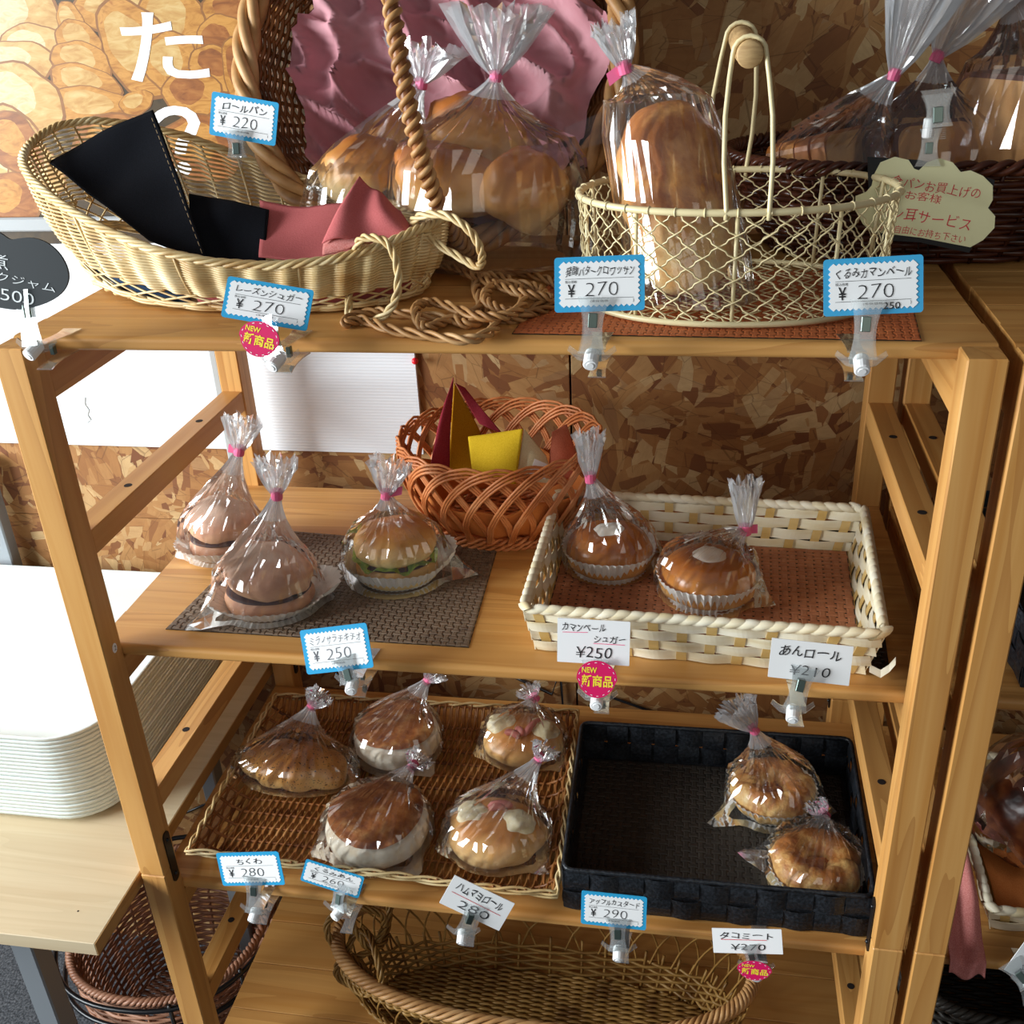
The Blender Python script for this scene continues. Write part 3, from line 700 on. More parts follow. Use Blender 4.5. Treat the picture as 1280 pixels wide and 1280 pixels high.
price_card(((285.5, 345), (393, 363), (300, 400)), 'レーズンシュガー', '270', 'blue zigzag-edged price card reading 270 tilted under the pale oval basket')
price_card(((693, 322.5), (806, 318), (695.6, 391)), '発酵バタークロワッサン', '270', 'blue zigzag-edged price card reading 270 left of the cream wire basket')
price_card(((1029, 325), (1154, 318), (1031, 396)), 'くるみカマンベール', '270', 'blue zigzag-edged price card reading 270 and 250 right of the wire basket', extra='250')
price_card(((374.7, 788), (458, 778), (385.8, 843)), 'ミラノサラチキチオ', '250', 'blue zigzag-edged price card with faint lettering reading 250 on the second shelf', dots=True)
price_card(((697, 772), (788, 777), (703, 827)), '', '250', 'plain white price card reading 250 with pink underlines on the bamboo tray', False, two=('カマンベール', 'シュガー'), under=((.07, .69, .42, .71), (.5, .47, .93, .47)), yt=.030, yb=.020)
price_card(((965, 797), (1067, 808), (954, 845)), 'あんロール', '210', 'plain white price card reading 210 under the right end of the bamboo tray', False, yt=.02, yb=.008)
price_card(((270, 1066), (348, 1064), (275, 1107)), 'ちくわ', '280', 'blue zigzag-edged price card reading 280 at the left end of the third shelf', yt=.014)
price_card(((383, 1073), (456, 1096), (388, 1104)), 'くるみあん', '260', 'blue zigzag-edged price card reading 260 slanting on the third shelf', extra='231', yt=.014)
price_card(((568.5, 1093.4), (643.6, 1129), (555.5, 1131)), 'ハムマヨロール', '280', 'plain white price card reading 280 with a red underline, tilted down right', False, under=((.08, .5, .9, .46),), yen=False, yt=.014)
price_card(((727, 1112.6), (809, 1121), (731.6, 1154.5)), 'アップルカスタード', '290', 'blue zigzag-edged price card reading 290 before the black tray', yt=.014)
price_card(((889.7, 1159.7), (976.7, 1161.4), (900, 1190.6)), 'タコミート', '270', 'plain white price card reading 270 with a red underline before the black tray', False, under=((.12, .56, .78, .55),), yt=.014)
price_card(((1281, 1176), (1330, 1200), (1257, 1213)), 'くるみ', '280', 'plain white price card cut by the right edge of the photo', False, yt=.014)
card_clip(335, 412, .004, 'clear clip with white ball holding the tilted card under the pale basket', (345, 452), rot=.5)
card_clip(742, 388, .004, 'clear clip with white ball below the card left of the wire basket', (739, 449))
card_clip(1083, 392, .004, 'clear clip with white ball below the card right of the wire basket', (1077, 456), side=-1)
card_clip(30, 378, .004, 'clear clip holding the black board at the rack corner', (42, 438), rot=.4)
card_clip(433, 834, .004, 'clear clip holding the faint 250 card on the second shelf', (440, 858), shelf=S2)
card_clip(744, 838, .012, 'clear clip behind the magenta tag on the second shelf', (746, 877), shelf=S2)
card_clip(1003, 846, .006, 'clear clip holding the 210 card on the second shelf', (991, 892), shelf=S2)
card_clip(318, 1105, .004, 'clear clip holding the leftmost card of the third shelf', (318, 1144), shelf=S3)
card_clip(426, 1115, .004, 'clear clip holding the slanting 260 card on the third shelf', (423, 1141), shelf=S3, rot=.5)
card_clip(590, 1140, .004, 'clear clip holding the tilted white 280 card', (578, 1171), shelf=S3, rot=-.3)
card_clip(772, 1158, .004, 'clear clip holding the 290 card before the black tray', (773, 1192), shelf=S3)
card_clip(938, 1190, .004, 'clear clip holding the white 270 card before the black tray', (945, 1216), shelf=S3, s=.8)
card_clip(1270, 1212, .004, 'clear clip holding the card at the right edge of the photo', (1290, 1236), shelf=S3)
new_sticker(324, 424, 52, 44, -.012, 'magenta tag on the clip under the pale oval basket', -.25)
new_sticker(746, 849, 52, 46, -.008, 'magenta tag below the white card of the bamboo tray')
new_sticker(943, 1213, 44, 26, -.014, 'magenta tag below the white card before the black tray')
# rim clip of the 220 card
P0 = AY(296, 176, .262)
t = thing('card_clip', 'clear clip on the far rim of the pale basket holding the 220 card', 'clip', tuple(P0), 'clear card clips')
upper_clip(t, Matrix.Translation(P0) @ Matrix.Rotation(1.35, 4, 'X'), .016)
# black board sign
m, w_, h_ = frame_of((-30, 285), (88, 292), (-30, 385), .010, .0)
t = thing('black_board_sign', 'black curved board sign with white marker writing at the left edge', 'sign', mat=m)
def atm(px, py):   # pixel to the sign's local plane
    n = Vector((m[0][2], m[1][2], m[2][2])); o = m.translation; d = ray(px, py); P = CAM+d*((o-CAM).dot(n)/d.dot(n)); L = m.inverted() @ P; return (L.x, L.y)
outl = [(-50, 300), (-20, 284), (0, 289), (14, 300), (22, 298), (40, 296), (60, 302), (76, 316), (86, 334), (88, 350), (80, 366), (62, 378), (40, 385), (20, 388), (-20, 380), (-50, 350)]
pts = [atm(*p) for p in outl]; 
def smoothc(pts, it=2):
    for _ in range(it):
        o = []
        for i in range(len(pts)):
            a, c = pts[i], pts[(i+1) % len(pts)]; o += [(.75*a[0]+.25*c[0], .75*a[1]+.25*c[1]), (.25*a[0]+.75*c[0], .25*a[1]+.75*c[1])]
        pts = o
    return pts
obj('board', MB().poly(smoothc(pts)[::-1], .002), M['board'], t)
b = MB()
for s_, p0, p1, rot in (('煮', (-14, 333), (12, 309), -.1), ('クジャム', (-2, 350), (70, 336), -.14), ('500', (3, 374), (44, 356), -.1)):
    a = atm(*p0); c = atm(p1[0], p0[1]); d = atm(p0[0], p1[1]); put_text(b, s_, a[0], a[1], abs(c[0]-a[0]), abs(d[1]-a[1])*.8, .0024, 0, -.008, rot=rot)
obj('lettering', b, M['chalk'], t)
# cloud-shaped notice on the dark basket
m, w_, h_ = frame_of((1090, 196), (1245, 235), (1070, 285), .212, .200)
t = thing('cloud_notice', 'cream cloud-shaped notice with red handwriting on the dark basket', 'sign', mat=m)
outl = [(1068, 262), (1069, 245), (1082, 240), (1089, 232), (1092, 218), (1100, 203), (1118, 196), (1135, 200), (1142, 211), (1148, 213), (1158, 203), (1174, 198), (1190, 203), (1200, 215), (1212, 213), (1228, 220), (1240, 232), (1240, 250), (1234, 260), (1243, 270), (1242, 285), (1228, 300), (1212, 309), (1150, 297), (1090, 290), (1078, 280)]
obj('paper', MB().poly([atm(*p) for p in outl][::-1], .0006, .0016), M['cloudp'], t)
bk = [(1084, 196), (1150, 200), (1243, 225), (1236, 262), (1211, 316), (1150, 303), (1100, 300), (1086, 250)]
obj('backing', MB().poly([atm(*p) for p in bk][::-1], .0014, 0), M['blackcard'], t)
b = MB()
for s_, p0, p1 in (('食パンお買上げの', (1112, 232), (1222, 218)), ('お客様', (1130, 248), (1174, 237)), ('パン耳サービス', (1094, 270), (1210, 254)), ('をご自由にお持ち下さい', (1096, 287), (1204, 277))):
    a = atm(*p0); c = atm(p1[0], p0[1]+(p1[0]-p0[0])*.16); e = atm(p0[0], p1[1]); rot = math.atan2(c[1]-a[1], c[0]-a[0])
    put_text(b, s_, a[0], a[1], math.hypot(c[0]-a[0], c[1]-a[1]), abs(e[1]-a[1])*1.05, .0024, .05, -.004, rot=rot, jitter=.06)
obj('lettering', b, M['red_ink'], t)
t = thing('card_clip', 'clear two-ended clip rising above the cloud-shaped notice', 'clip', tuple(AY(1160, 200, .215)), 'clear card clips')
A1 = AY(1160, 195, .213); upper_clip(t, Matrix.Translation(A1) @ Matrix.Rotation(1.4, 4, 'X') @ Matrix.Rotation(PI, 4, 'Z'), .026, .85)
A2 = AY(1172, 130, .205); upper_clip(t, Matrix.Translation(A2) @ Matrix.Rotation(-.08, 4, 'Y') @ Matrix.Rotation(1.4, 4, 'X'), .016, 1.15)
Q = AY(1161, 160, .208); b = MB().tube([(Q.x, Q.y, Q.z-.008), (Q.x, Q.y, Q.z-.007), (Q.x, Q.y, Q.z+.007), (Q.x, Q.y, Q.z+.008)], [.0042, .005, .005, .0042], 16); obj('ball_joint', b, M['ball'], t)
P = [AY(x, y, .215) for x, y in ((1148, 318), (1148, 300), (1151, 255), (1157, 248), (1163, 255), (1160, 300), (1160, 318))]
b = MB().tube([tuple(p) for p in P], .0008, 6); tag(obj('bent_wire', b, 'hole', smooth=True), 'bent dark wire loop standing before the cloud-shaped notice', 'wire')
# ------------------------------------------------------------------ breads and bags
def blob(c, rx, ry, rz, rot=0, amp=.06, ns=14, seed=0, flat=.35, n=36, m=22, fn=None, tilt=None):
    """a bun: flattened below, uneven; fn(dx,dy,dz) gives an extra scale; returned with base resting on c.z"""
    b = MB(); V = []
    for i in range(n):
        for j in range(m+1):
            a = 2*PI*i/n; p = PI*j/m; d = Vector((math.sin(p)*math.cos(a), math.sin(p)*math.sin(a), math.cos(p)))
            k = 1+amp*noise.noise(Vector((d.x*1.6+seed*5.1, d.y*1.6-seed*2.3, d.z*1.6+seed)))*1.5+amp*.35*noise.noise(Vector((d.x*5+seed, d.y*5, d.z*5)))
            if fn: k *= fn(d)
            x, y, z = d.x*rx*k, d.y*ry*k, d.z*rz*k
            if z < -rz*flat: z = -rz*flat-(abs(z)-rz*flat)*.12
            V.append(Vector((x, y, z)))
    V = [(Vector(v) if tilt is None else (tilt @ v)) for v in V]
    Rz = Matrix.Rotation(rot, 3, 'Z'); V = [Rz @ v for v in V]; z0 = min(v.z for v in V)
    return b.grid([(v.x+c[0], v.y+c[1], v.z-z0+c[2]) for v in V], n, m+1, True)
def paper_cup(t, cx, cy, z, r0, r1, h, rx=1.0, ry=1.0, rot=0, n=44, flare=None):
    b = MB(); V = []
    for i in range(2*n):
        a = PI*i/n; k = 1+(.022 if i % 2 else -.022)
        for (r, hh) in ((r0, 0), (lerp(r0, r1, .55), h*.5), (r1, h*(1+.06*math.sin(a*3)))):
            hh2 = hh*(1+(flare(a) if flare and hh > 0 else 0)); rr = r*k*(1+(.5*flare(a) if flare and hh > 0 else 0))
            x, y = rr*rx*math.cos(a), rr*ry*math.sin(a); V.append((cx+x*math.cos(rot)-y*math.sin(rot), cy+x*math.sin(rot)+y*math.cos(rot), z+hh2))
    b.grid(V, 2*n, 3, True); k0 = len(V)
    b.add([(cx, cy, z)]+[V[i*3] for i in range(2*n)], [(0, 1+i, 1+(i+1) % (2*n)) for i in range(2*n)])
    return obj('paper_cup', b, M['cup'], t)
def bag(t, c, rx, ry, h, neck, tail, rot=0, corners=(), seed=0, m='film', spread=.016, nth=60, tie=True, flag=None, over=1.06, name='bag', tie_m='tape', lean=(0, 0, 0)):
    """clear gathered bag: c = base centre, closing at neck and fanning out to tail"""
    rr = random.Random(seed+11); b = MB(); c = Vector(c); neck = Vector(neck); tail = Vector(tail)
    pleat = [rr.uniform(.3, 1)*(1 if i % 2 else -1) for i in range(nth)]; pl2 = [rr.uniform(-1, 1) for _ in range(nth)]
    rings = []; lean = Vector(lean)
    def ring(cen, ax, ay, amp, cor=0, crump=0, up=None):
        V = []
        for i in range(nth):
            a = 2*PI*i/nth; k = 1+amp*(pleat[i]*.7+pl2[(i*3) % nth]*.3)
            ext = sum(e*math.exp(-(((a-a0+PI) % (2*PI)-PI)/.2)**2) for a0, e in corners)*cor
            x, y = (ax*k+ext)*math.cos(a), (ay*k+ext)*math.sin(a)
            v = Vector((x*math.cos(rot)-y*math.sin(rot), x*math.sin(rot)+y*math.cos(rot), 0))
            if up is not None: v = up @ v
            v = v+cen
            if crump: v += Vector((rr.uniform(-1, 1), rr.uniform(-1, 1), rr.uniform(-.6, .6)))*crump
            v.z = max(v.z, c.z+.0006); V.append(v)
        rings.append(V)
    ring(c+Vector((0, 0, .0008)), rx*.82, ry*.82, .01, .5)
    ring(c+Vector((0, 0, .0012)), rx*over, ry*over, .015, 1.0, .0002)
    ring(c+lean*.25+Vector((0, 0, h*.25)), rx*over*1.05, ry*over*1.05, .015, .45, .001)
    ring(c+lean*.55+Vector((0, 0, h*.55)), rx*over*1.04, ry*over*1.04, .02, .15, .0013)
    ring(c+lean*.86+Vector((0, 0, h*.86)), rx*over*.97, ry*over*.97, .03, 0, .0015)
    top = c+lean+Vector((0, 0, h*1.04)); ax = (neck-top); dirn = (tail-neck).normalized()
    q = Vector((0, 0, 1)).rotation_difference(ax.normalized()).to_matrix(); q2 = Vector((0, 0, 1)).rotation_difference(dirn).to_matrix()
    NR = 9
    for k in range(NR+1):
        u = k/NR; w_ = (1-u)**1.45; cen = top+ax*u
        ring(cen, max(.0045, rx*over*.86*w_+.0045*u), max(.0045, ry*over*.86*w_+.0045*u), .05+.30*u**.7, 0, .0012*(1-u), Matrix.Identity(3).lerp(q, u) if u < 1 else q2)
    for k in range(1, 6):
        u = k/5; ring(neck+(tail-neck)*u, .0045+spread*u**.8, .0045+spread*.55*u**.8, .35, 0, .0016*u, q2)
    for i in range(nth): rings[-1][i] += dirn*rr.uniform(-.006, .006)
    NB = 5+NR+1
    V = []
    for i in range(nth):
        for r_ in rings[:NB-3]: V.append(tuple(r_[i]))
    b.grid(V, nth, NB-3, True); o = obj(name, b, M[m], t)
    b = MB(); V = []
    for i in range(nth):
        for r_ in rings[NB-4:]: V.append(tuple(r_[i]))
    b.grid([tuple(v) for v in V], nth, len(rings)-NB+4, True); g = obj('gathered_end', b, M['bagtail'], o if t is not None else o)
    if tie:
        d = dirn; b = MB().tube([tuple(neck-d*.0055), tuple(neck-d*.005), tuple(neck+d*.005), tuple(neck+d*.0055)], [.0052, .006, .006, .0052], 12)
        if flag is not None:
            f = Vector(flag); s_ = d*.005; p = neck+f.normalized()*.005; e = neck+f
            P4 = [p-s_, e-s_*1.1, e+s_*.9, p+s_]; nn = f.cross(d).normalized()*.0005
            b.add([tuple(x+nn) for x in P4]+[tuple(x-nn) for x in P4], [(0, 1, 2, 3), (7, 6, 5, 4), (0, 4, 5, 1), (1, 5, 6, 2), (2, 6, 7, 3), (3, 7, 4, 0)])
        obj('tie', b, M[tie_m], o)
    return o
# second shelf: two cocoa buns and a sandwich
def cocoa_bun(cpx, npx, tpx, yn, label, r=.046, corners=(), seed=0, rot=0, flag=None):
    c = AZ(*cpx, S2); t = thing('bagged_bun', label, 'bun', (c.x, c.y, S2), 'bagged buns on the second shelf')
    zb = S2+.0028
    paper_cup(t, c.x, c.y, zb, r*.84, r*1.18, .016, 1.1, .92, rot, flare=lambda a: .55*math.exp(-((a-.3)/.7)**2)+.2*math.exp(-((a-3.6)/.6)**2))
    tl = Matrix.Rotation(-.05, 3, 'Y')
    obj('lower_bun', blob((c.x, c.y, zb+.0015), r*1.02, r*.86, .020, rot, .05, seed=seed), M['cocoa'], t, True)
    obj('filling', blob((c.x, c.y, zb+.019), r*.95, r*.8, .006, rot, .03, seed=seed+1), M['filling'], t, True)
    obj('upper_bun', blob((c.x+.001, c.y+.003, zb+.020), r*1.0, r*.84, .028, rot, .09, seed=seed+2, tilt=Matrix.Rotation(.12, 3, 'X') @ Matrix.Rotation(.16, 3, 'Y')), M['cocoa'], t, True)
    bag(t, (c.x, c.y, S2+.0022), r*1.12, r*1.0, .052, AY(*npx, yn), AY(*tpx, yn), rot, corners, seed, flag=flag)
    return t
# placemats of woven strips
def placemat(name, quad, z, nu, nv, m, label, cat='placemat', kindstuff=True, lift=.0008, parent=None):
    """quad = four corners (front-left, front-right, back-right, back-left)"""
    q = [Vector((p[0], p[1], z)) for p in quad]; b = MB()
    def P(u, v): return (q[0]*(1-u)+q[1]*u)*(1-v)+(q[3]*(1-u)+q[2]*u)*v
    B4 = [P(0, 0), P(1, 0), P(1, 1), P(0, 1)]
    b.add([tuple(p+Vector((0, 0, .0006))) for p in B4]+[tuple(p) for p in B4], [(0, 1, 2, 3), (0, 4, 5, 1), (1, 5, 6, 2), (2, 6, 7, 3), (3, 7, 4, 0)])
    base = b
    w_ = MB()
    for i in range(nu):
        for j in range(nv):
            if (i+j) % 2: u0, u1, v0, v1 = i-.28, i+1.28, j+.12, j+.88; bx, by = .5, 0
            else: u0, u1, v0, v1 = i+.12, i+.88, j-.28, j+1.28; bx, by = 0, .5
            u0, u1 = max(0, u0)/nu, min(nu, u1)/nu; v0, v1 = max(0, v0)/nv, min(nv, v1)/nv
            iu, iv = (u1-u0)*.22, (v1-v0)*.22; lo, hi = .0007, .0007+lift*1.4
            c8 = [P(u0, v0), P(u1, v0), P(u1, v1), P(u0, v1)]; t8 = [P(u0+iu, v0+iv), P(u1-iu, v0+iv), P(u1-iu, v1-iv), P(u0+iu, v1-iv)]
            w_.add([tuple(p+Vector((0, 0, lo))) for p in c8]+[tuple(p+Vector((0, 0, hi))) for p in t8], [(4, 5, 6, 7), (0, 1, 5, 4), (1, 2, 6, 5), (2, 3, 7, 6), (3, 0, 4, 7)])
    if parent is None:
        c = sum(q, Vector())/4; t = thing(name, label, cat, (c.x, c.y, z))
    else: t = parent
    s = obj('backing', base, M['mat_and_gap_dark'], t); obj('woven_strips', w_, M[m], t, False, 'stuff'); return t  # near-black backing paints shade into the gaps of the weave
placemat('woven_placemat', [AZ(207, 787, S2)[:2], AZ(586, 810, S2)[:2], AZ(622, 686, S2)[:2], AZ(332, 662, S2)[:2]], S2+.0002, 44, 34, 'matbrown', 'brown woven placemat under the bagged buns at the left of the second shelf')
placemat('terracotta_placemat', [AZ(640, 418, S1)[:2], AZ(1152, 427, S1)[:2], AZ(1130, 340, S1)[:2], AZ(700, 335, S1)[:2]], S1+.0002, 50, 30, 'matred', 'terracotta woven placemat under the cream wire basket', lift=.0004)
placemat('dark_placemat', [(.63, .075), (.752, .066), (.77, .34), (.63, .34)], S2+.0002, 20, 44, 'mat_and_gap_dark', 'dark woven placemat partly under the right end of the bamboo tray')
cocoa_bun((283, 690), (299, 563), (303, 524), .215, 'bagged cocoa bun rearmost by the left post, on bare wood', .040, ((3.3, .012),), 3, .2, flag=(-.012, 0, .003))
cocoa_bun((340, 757), (346, 618), (345, 575), .125, 'large bagged cocoa bun in a spread paper cup at the front of the brown mat', .047, ((3.75, .040), (.2, .012)), 5, .1)
c = AZ(497, 722, S2); t = thing('bagged_sandwich_bun', 'bagged round bun sandwich with green filling on the brown placemat', 'bun', (c.x, c.y, S2), 'bagged buns on the second shelf')
paper_cup(t, c.x, c.y, S2+.0028, .037, .053, .024, 1.08, .92, 0, flare=lambda a: .4*math.exp(-((a-.4)/.7)**2))
obj('lower_bun', blob((c.x, c.y, S2+.004), .046, .040, .026, 0, .05, seed=8), M['palebun'], t, True)
b = MB(); V = []
for i in range(60):
    a = 2*PI*i/60
    for k, rr_ in enumerate((0.0, .6, 1.0)): V.append((c.x+rr_*.048*math.cos(a), c.y+rr_*.042*math.sin(a), S2+.0305+(.0035*math.sin(a*7)+.002*math.sin(a*13))*(k/2)))
b.grid(V, 60, 3, True); obj('lettuce', b, M['green'], t, True)
obj('patty', blob((c.x, c.y, S2+.026), .043, .037, .004, 0, .03, seed=2), M['filling'], t, True)
obj('upper_bun', blob((c.x, c.y+.003, S2+.031), .045, .040, .024, 0, .05, seed=9, tilt=Matrix.Rotation(.12, 3, 'X')), M['palebun'], t, True)
bag(t, (c.x, c.y, S2+.0022), .053, .048, .056, AY(483, 618, .19), AY(487, 578, .19), 0, ((.15, .035), (2.9, .020)), 7, flag=(.018, 0, .006))
# glossy cream buns in the bamboo tray
def cream_bun(cpx, zb, npx, tpx, yn, label, r, seed, corners=(), flag=None, m='glossbun'):
    c = AZ(*cpx, zb); t = thing('bagged_cream_bun', label, 'bun', (c.x, c.y, zb), 'bagged cream buns in the bamboo tray')
    paper_cup(t, c.x, c.y, zb+.0008, r*.84, r*1.10, .026)
    pit = lambda d: 1-.42*math.exp(-((d.x**2+d.y**2)/.09))*(1 if d.z > 0 else 0)
    obj('bun', blob((c.x, c.y, zb+.002), r*1.04, r*.98, .034, 0, .04, seed=seed, fn=pit, n=48, m=30), M[m], t, True)
    obj('cream_topping', blob((c.x, c.y-.001, zb+.033), r*.44, r*.40, .012, .4, .12, seed=seed+3), M['cream'], t, True)
    bag(t, (c.x, c.y, zb+.0006), r*1.02, r*.98, .046, AY(*npx, yn), AY(*tpx, yn), 0, corners, seed, flag=flag, spread=.010)
ZB = S2+.0075
cream_bun((762, 706), ZB, (738, 597), (736, 542), .225, 'bagged cream bun at the left back of the bamboo tray', .046, 21, ((.1, .015),))
cream_bun((884, 740), ZB, (932, 662), (932, 602), .205, 'bagged cream bun in the middle of the bamboo tray, tail standing up', .048, 25, ((-.3, .02), (-1.2, .012)), flag=(.012, 0, .002))
# third shelf, wicker tray
ZW = S3+.010
def flatbag(t, cx, cy, z, rx, ry, h, npx, tpx, yn, seed, corners=(), rot=0, **k): return bag(t, (cx, cy, z), rx, ry, h, AY(*npx, yn), AY(*tpx, yn), rot, corners, seed, **k)
c = AZ(372, 968, ZW); t = thing('bagged_long_roll', 'bagged browned roll with four lobes at the left back of the wicker tray', 'bread', (c.x, c.y, ZW), 'bagged breads in the wicker tray')
lob = lambda d: .90+.17*abs(math.sin(d.x*5.6+.4))**.6
obj('roll', blob((c.x, c.y, ZW+.002), .072, .036, .027, -.05, .05, seed=31, n=64, m=26, fn=lob), M['sesame'], t, True)
flatbag(t, c.x, c.y, ZW, .076, .041, .036, (390, 882), (400, 868), .25, 31, ((3.3, .015),), spread=.012)
def muffin(cpx, label, seed, npx, tpx, yn, r=.061, tilt=.1):
    c = AZ(*cpx, ZW); t = thing('bagged_muffin', label, 'muffin', (c.x, c.y, ZW), 'bagged breads in the wicker tray')
    sup = lambda d: 1/max(1e-6, (abs(math.hypot(d.x, d.y))**4+abs(d.z)**4)**.25)
    obj('muffin', blob((c.x, c.y, ZW+.002), r, r, .0195, 0, .035, seed=seed, fn=sup, flat=.92, n=48), M['muffin'], t, True)
    b = MB(); V = []
    for i in range(48):
        a = 2*PI*i/48
        for k in range(8):
            u = k/7; rr_ = r*.92*u*(1+.04*math.sin(3*a+seed)); V.append((c.x+rr_*math.cos(a), c.y+rr_*math.sin(a), ZW+.0436-.0045*u**6+.0016*noise.noise(Vector((rr_*math.cos(a)*70, rr_*math.sin(a)*70, seed)))))
    b.grid(V, 48, 8, True); obj('griddled_top', b, M['muffintop'], t, True)
    flatbag(t, c.x, c.y, ZW, r*1.02, r*1.02, .045, npx, tpx, yn, seed, ((-.7, .018), (3.6, .018)), over=1.03, spread=.012)
muffin((498, 935), 'bagged round muffin with browned top at the back of the wicker tray', 41, (535, 850), (545, 838), .31, .056)
muffin((474, 1047), 'bagged round muffin with browned top at the front of the wicker tray', 43, (516, 957), (524, 948), .20, .061)
def ham(cpx, label, seed, npx, tpx, yn, r, mats, strips):
    c = AZ(*cpx, ZW); t = thing('bagged_ham_roll', label, 'bread', (c.x, c.y, ZW), 'bagged breads in the wicker tray')
    obj('roll', blob((c.x, c.y, ZW+.002), r*1.12, r*.95, .027, .1, .08, seed=seed, n=48), M['hamroll'], t, True)
    for k, (dx, dy, q) in enumerate(((-.026, .006, .022), (.024, .0, .022))):
        obj('cheese_dollop', blob((c.x+dx, c.y+dy, ZW+.0255), q, q*.9, .0125, 0, .15, seed=seed+k), M[mats], t, True)
    for k, (x0, y0, x1, y1) in enumerate(strips):
        b = MB(); P = np.array([(c.x+lerp(x0, x1, u), c.y+lerp(y0, y1, u), ZW+.0385+.004*math.sin(PI*u)) for u in np.linspace(0, 1, 8)])
        b.tube(P, [.002]+[.0045]*6+[.002], 8); obj('ham_strip', b, M['ham'], t, True)
    flatbag(t, c.x, c.y, ZW, r*1.14, r*1.0, .040, npx, tpx, yn, seed, ((-.6, .02), (3.5, .012)), spread=.012)
ham((655, 935), 'bagged ham and cheese roll at the right back of the wicker tray', 51, (668, 872), (660, 862), .32, .047, 'mayo', ((-.02, -.018, .0, -.026), (.005, -.02, .022, .012), (-.006, -.01, .004, -.022)))
ham((622, 1052), 'bagged ham and cheese roll at the right front of the wicker tray', 55, (674, 948), (682, 936), .175, .052, 'cheese_pow', ((-.012, .016, .016, .02), (-.01, .01, .008, .016)))
# black tray: two flaky rings
ZK = S3+.006
def ring_bun(cpx, label, seed, npx, tpx, yn, r, cup=True, corners=(), flag=None, spread=.02):
    c = AZ(*cpx, ZK); t = thing('bagged_ring_bun', label, 'bun', (c.x, c.y, ZK), 'bagged ring buns in the black tray')
    if cup: paper_cup(t, c.x, c.y, ZK+.001, r*.80, r*1.06, .024)
    b = MB(); V = []
    for i in range(56):
        a = 2*PI*i/56; k1 = 1+.10*noise.noise(Vector((math.cos(a)*2+seed, math.sin(a)*2, 0)))
        for j in range(20):
            q = 2*PI*j/20; k2 = 1+.20*noise.noise(Vector((math.cos(a)*5+seed, math.sin(a)*5, math.cos(q)*1.5+j*.1)))
            rr_ = r*.63*k1+r*.37*k2*math.cos(q); V.append((c.x+rr_*math.cos(a), c.y+rr_*math.sin(a), ZK+.021+.019*k2*math.sin(q)+.0022*noise.noise(Vector((rr_*math.cos(a)*90, rr_*math.sin(a)*90, seed)))))
    b.grid(V, 56, 20, True, True); obj('bun', b, M['flaky'], t, True)
    obj('centre_filling', blob((c.x, c.y, ZK+.008), r*.4, r*.4, .012, 0, .2, seed=seed), M['muffintop'], t, True)
    bag(t, (c.x, c.y, ZK+.0006), r*1.03, r*1.03, .047, AY(*npx, yn), AY(*tpx, yn), 0, corners, seed, flag=flag, spread=spread)
ring_bun((964, 1004), 'bagged flaky ring bun in a paper cup at the back of the black tray', 61, (942, 912), (918, 882), .24, .050, True, ((3.7, .035), (-.1, .022)))
ring_bun((1018, 1098), 'bagged flaky ring bun at the right front corner of the black tray', 65, (1030, 1018), (1020, 1006), .18, .049, True, ((2.8, .035),), spread=.008)
# ------------------------------------------------------------------ flat strips, trays of strips
def ribbon(mb, P, Wd, th, N=None):
    """strip along P; Wd = half-width vectors, N = normals, both per point or single"""
    P = np.asarray(P, float); m = len(P); Wd = np.broadcast_to(np.asarray(Wd, float), P.shape); T = np.gradient(P, axis=0)
    Nn = np.cross(T, Wd); Nn /= (np.linalg.norm(Nn, axis=1)[:, None]+1e-12)
    V = np.stack([P-Wd, P+Wd, P+Wd+Nn*th, P-Wd+Nn*th], 1).reshape(-1, 3)
    F = [(4*i+j, 4*i+(j+1) % 4, 4*i+4+(j+1) % 4, 4*i+4+j) for i in range(m-1) for j in range(4)]+[(3, 2, 1, 0), (4*m-4, 4*m-3, 4*m-2, 4*m-1)]
    return mb.add(V, F)
def strip_tray(t, base, rim, zb, zr, rows, nside, wst, m1, m2, amp, fold=False):
    """walls of horizontal strips woven about upright stakes; base and rim are four XY corners"""
    base = [np.array((*p, zb)) for p in base]; rim = [np.array((*p, zr)) for p in rim]
    for s in range(4):
        b0, b1, r0, r1 = base[s], base[(s+1) % 4], rim[s], rim[(s+1) % 4]; n = nside[s % 2]
        d = b1-b0; out = np.array((d[1], -d[0], 0)); out /= np.linalg.norm(out)
        for k in range(rows):
            t0 = (k+.5)/rows; P = []; hw = (r0-b0)/rows*.46
            for j in range(n*6+1):
                u = j/(n*6); p = (b0*(1-u)+b1*u)*(1-t0)+(r0*(1-u)+r1*u)*t0; P.append(p+out*amp*math.cos(PI*(u*n-.5)+PI*k)*(1 if .01 < u < .99 else .3))
            b = MB(); ribbon(b, P, hw, .0009); obj('side_strip', b, M[m1], t)
        for i in range(n):
            u = (i+.5)/n; p0 = b0*(1-u)+b1*u; p1 = r0*(1-u)+r1*u; hw = d/np.linalg.norm(d)*wst/2; P = []
            for j in range(rows*4+1):
                v = j/(rows*4); k = v*rows-.5; P.append(p0*(1-v)+p1*v-out*amp*(.9 if fold else .35)*math.cos(PI*i+PI*k)+out*.0002)
            b = MB(); ribbon(b, P, hw, .0009)
            obj('upright_strip', b, M[m2], t)
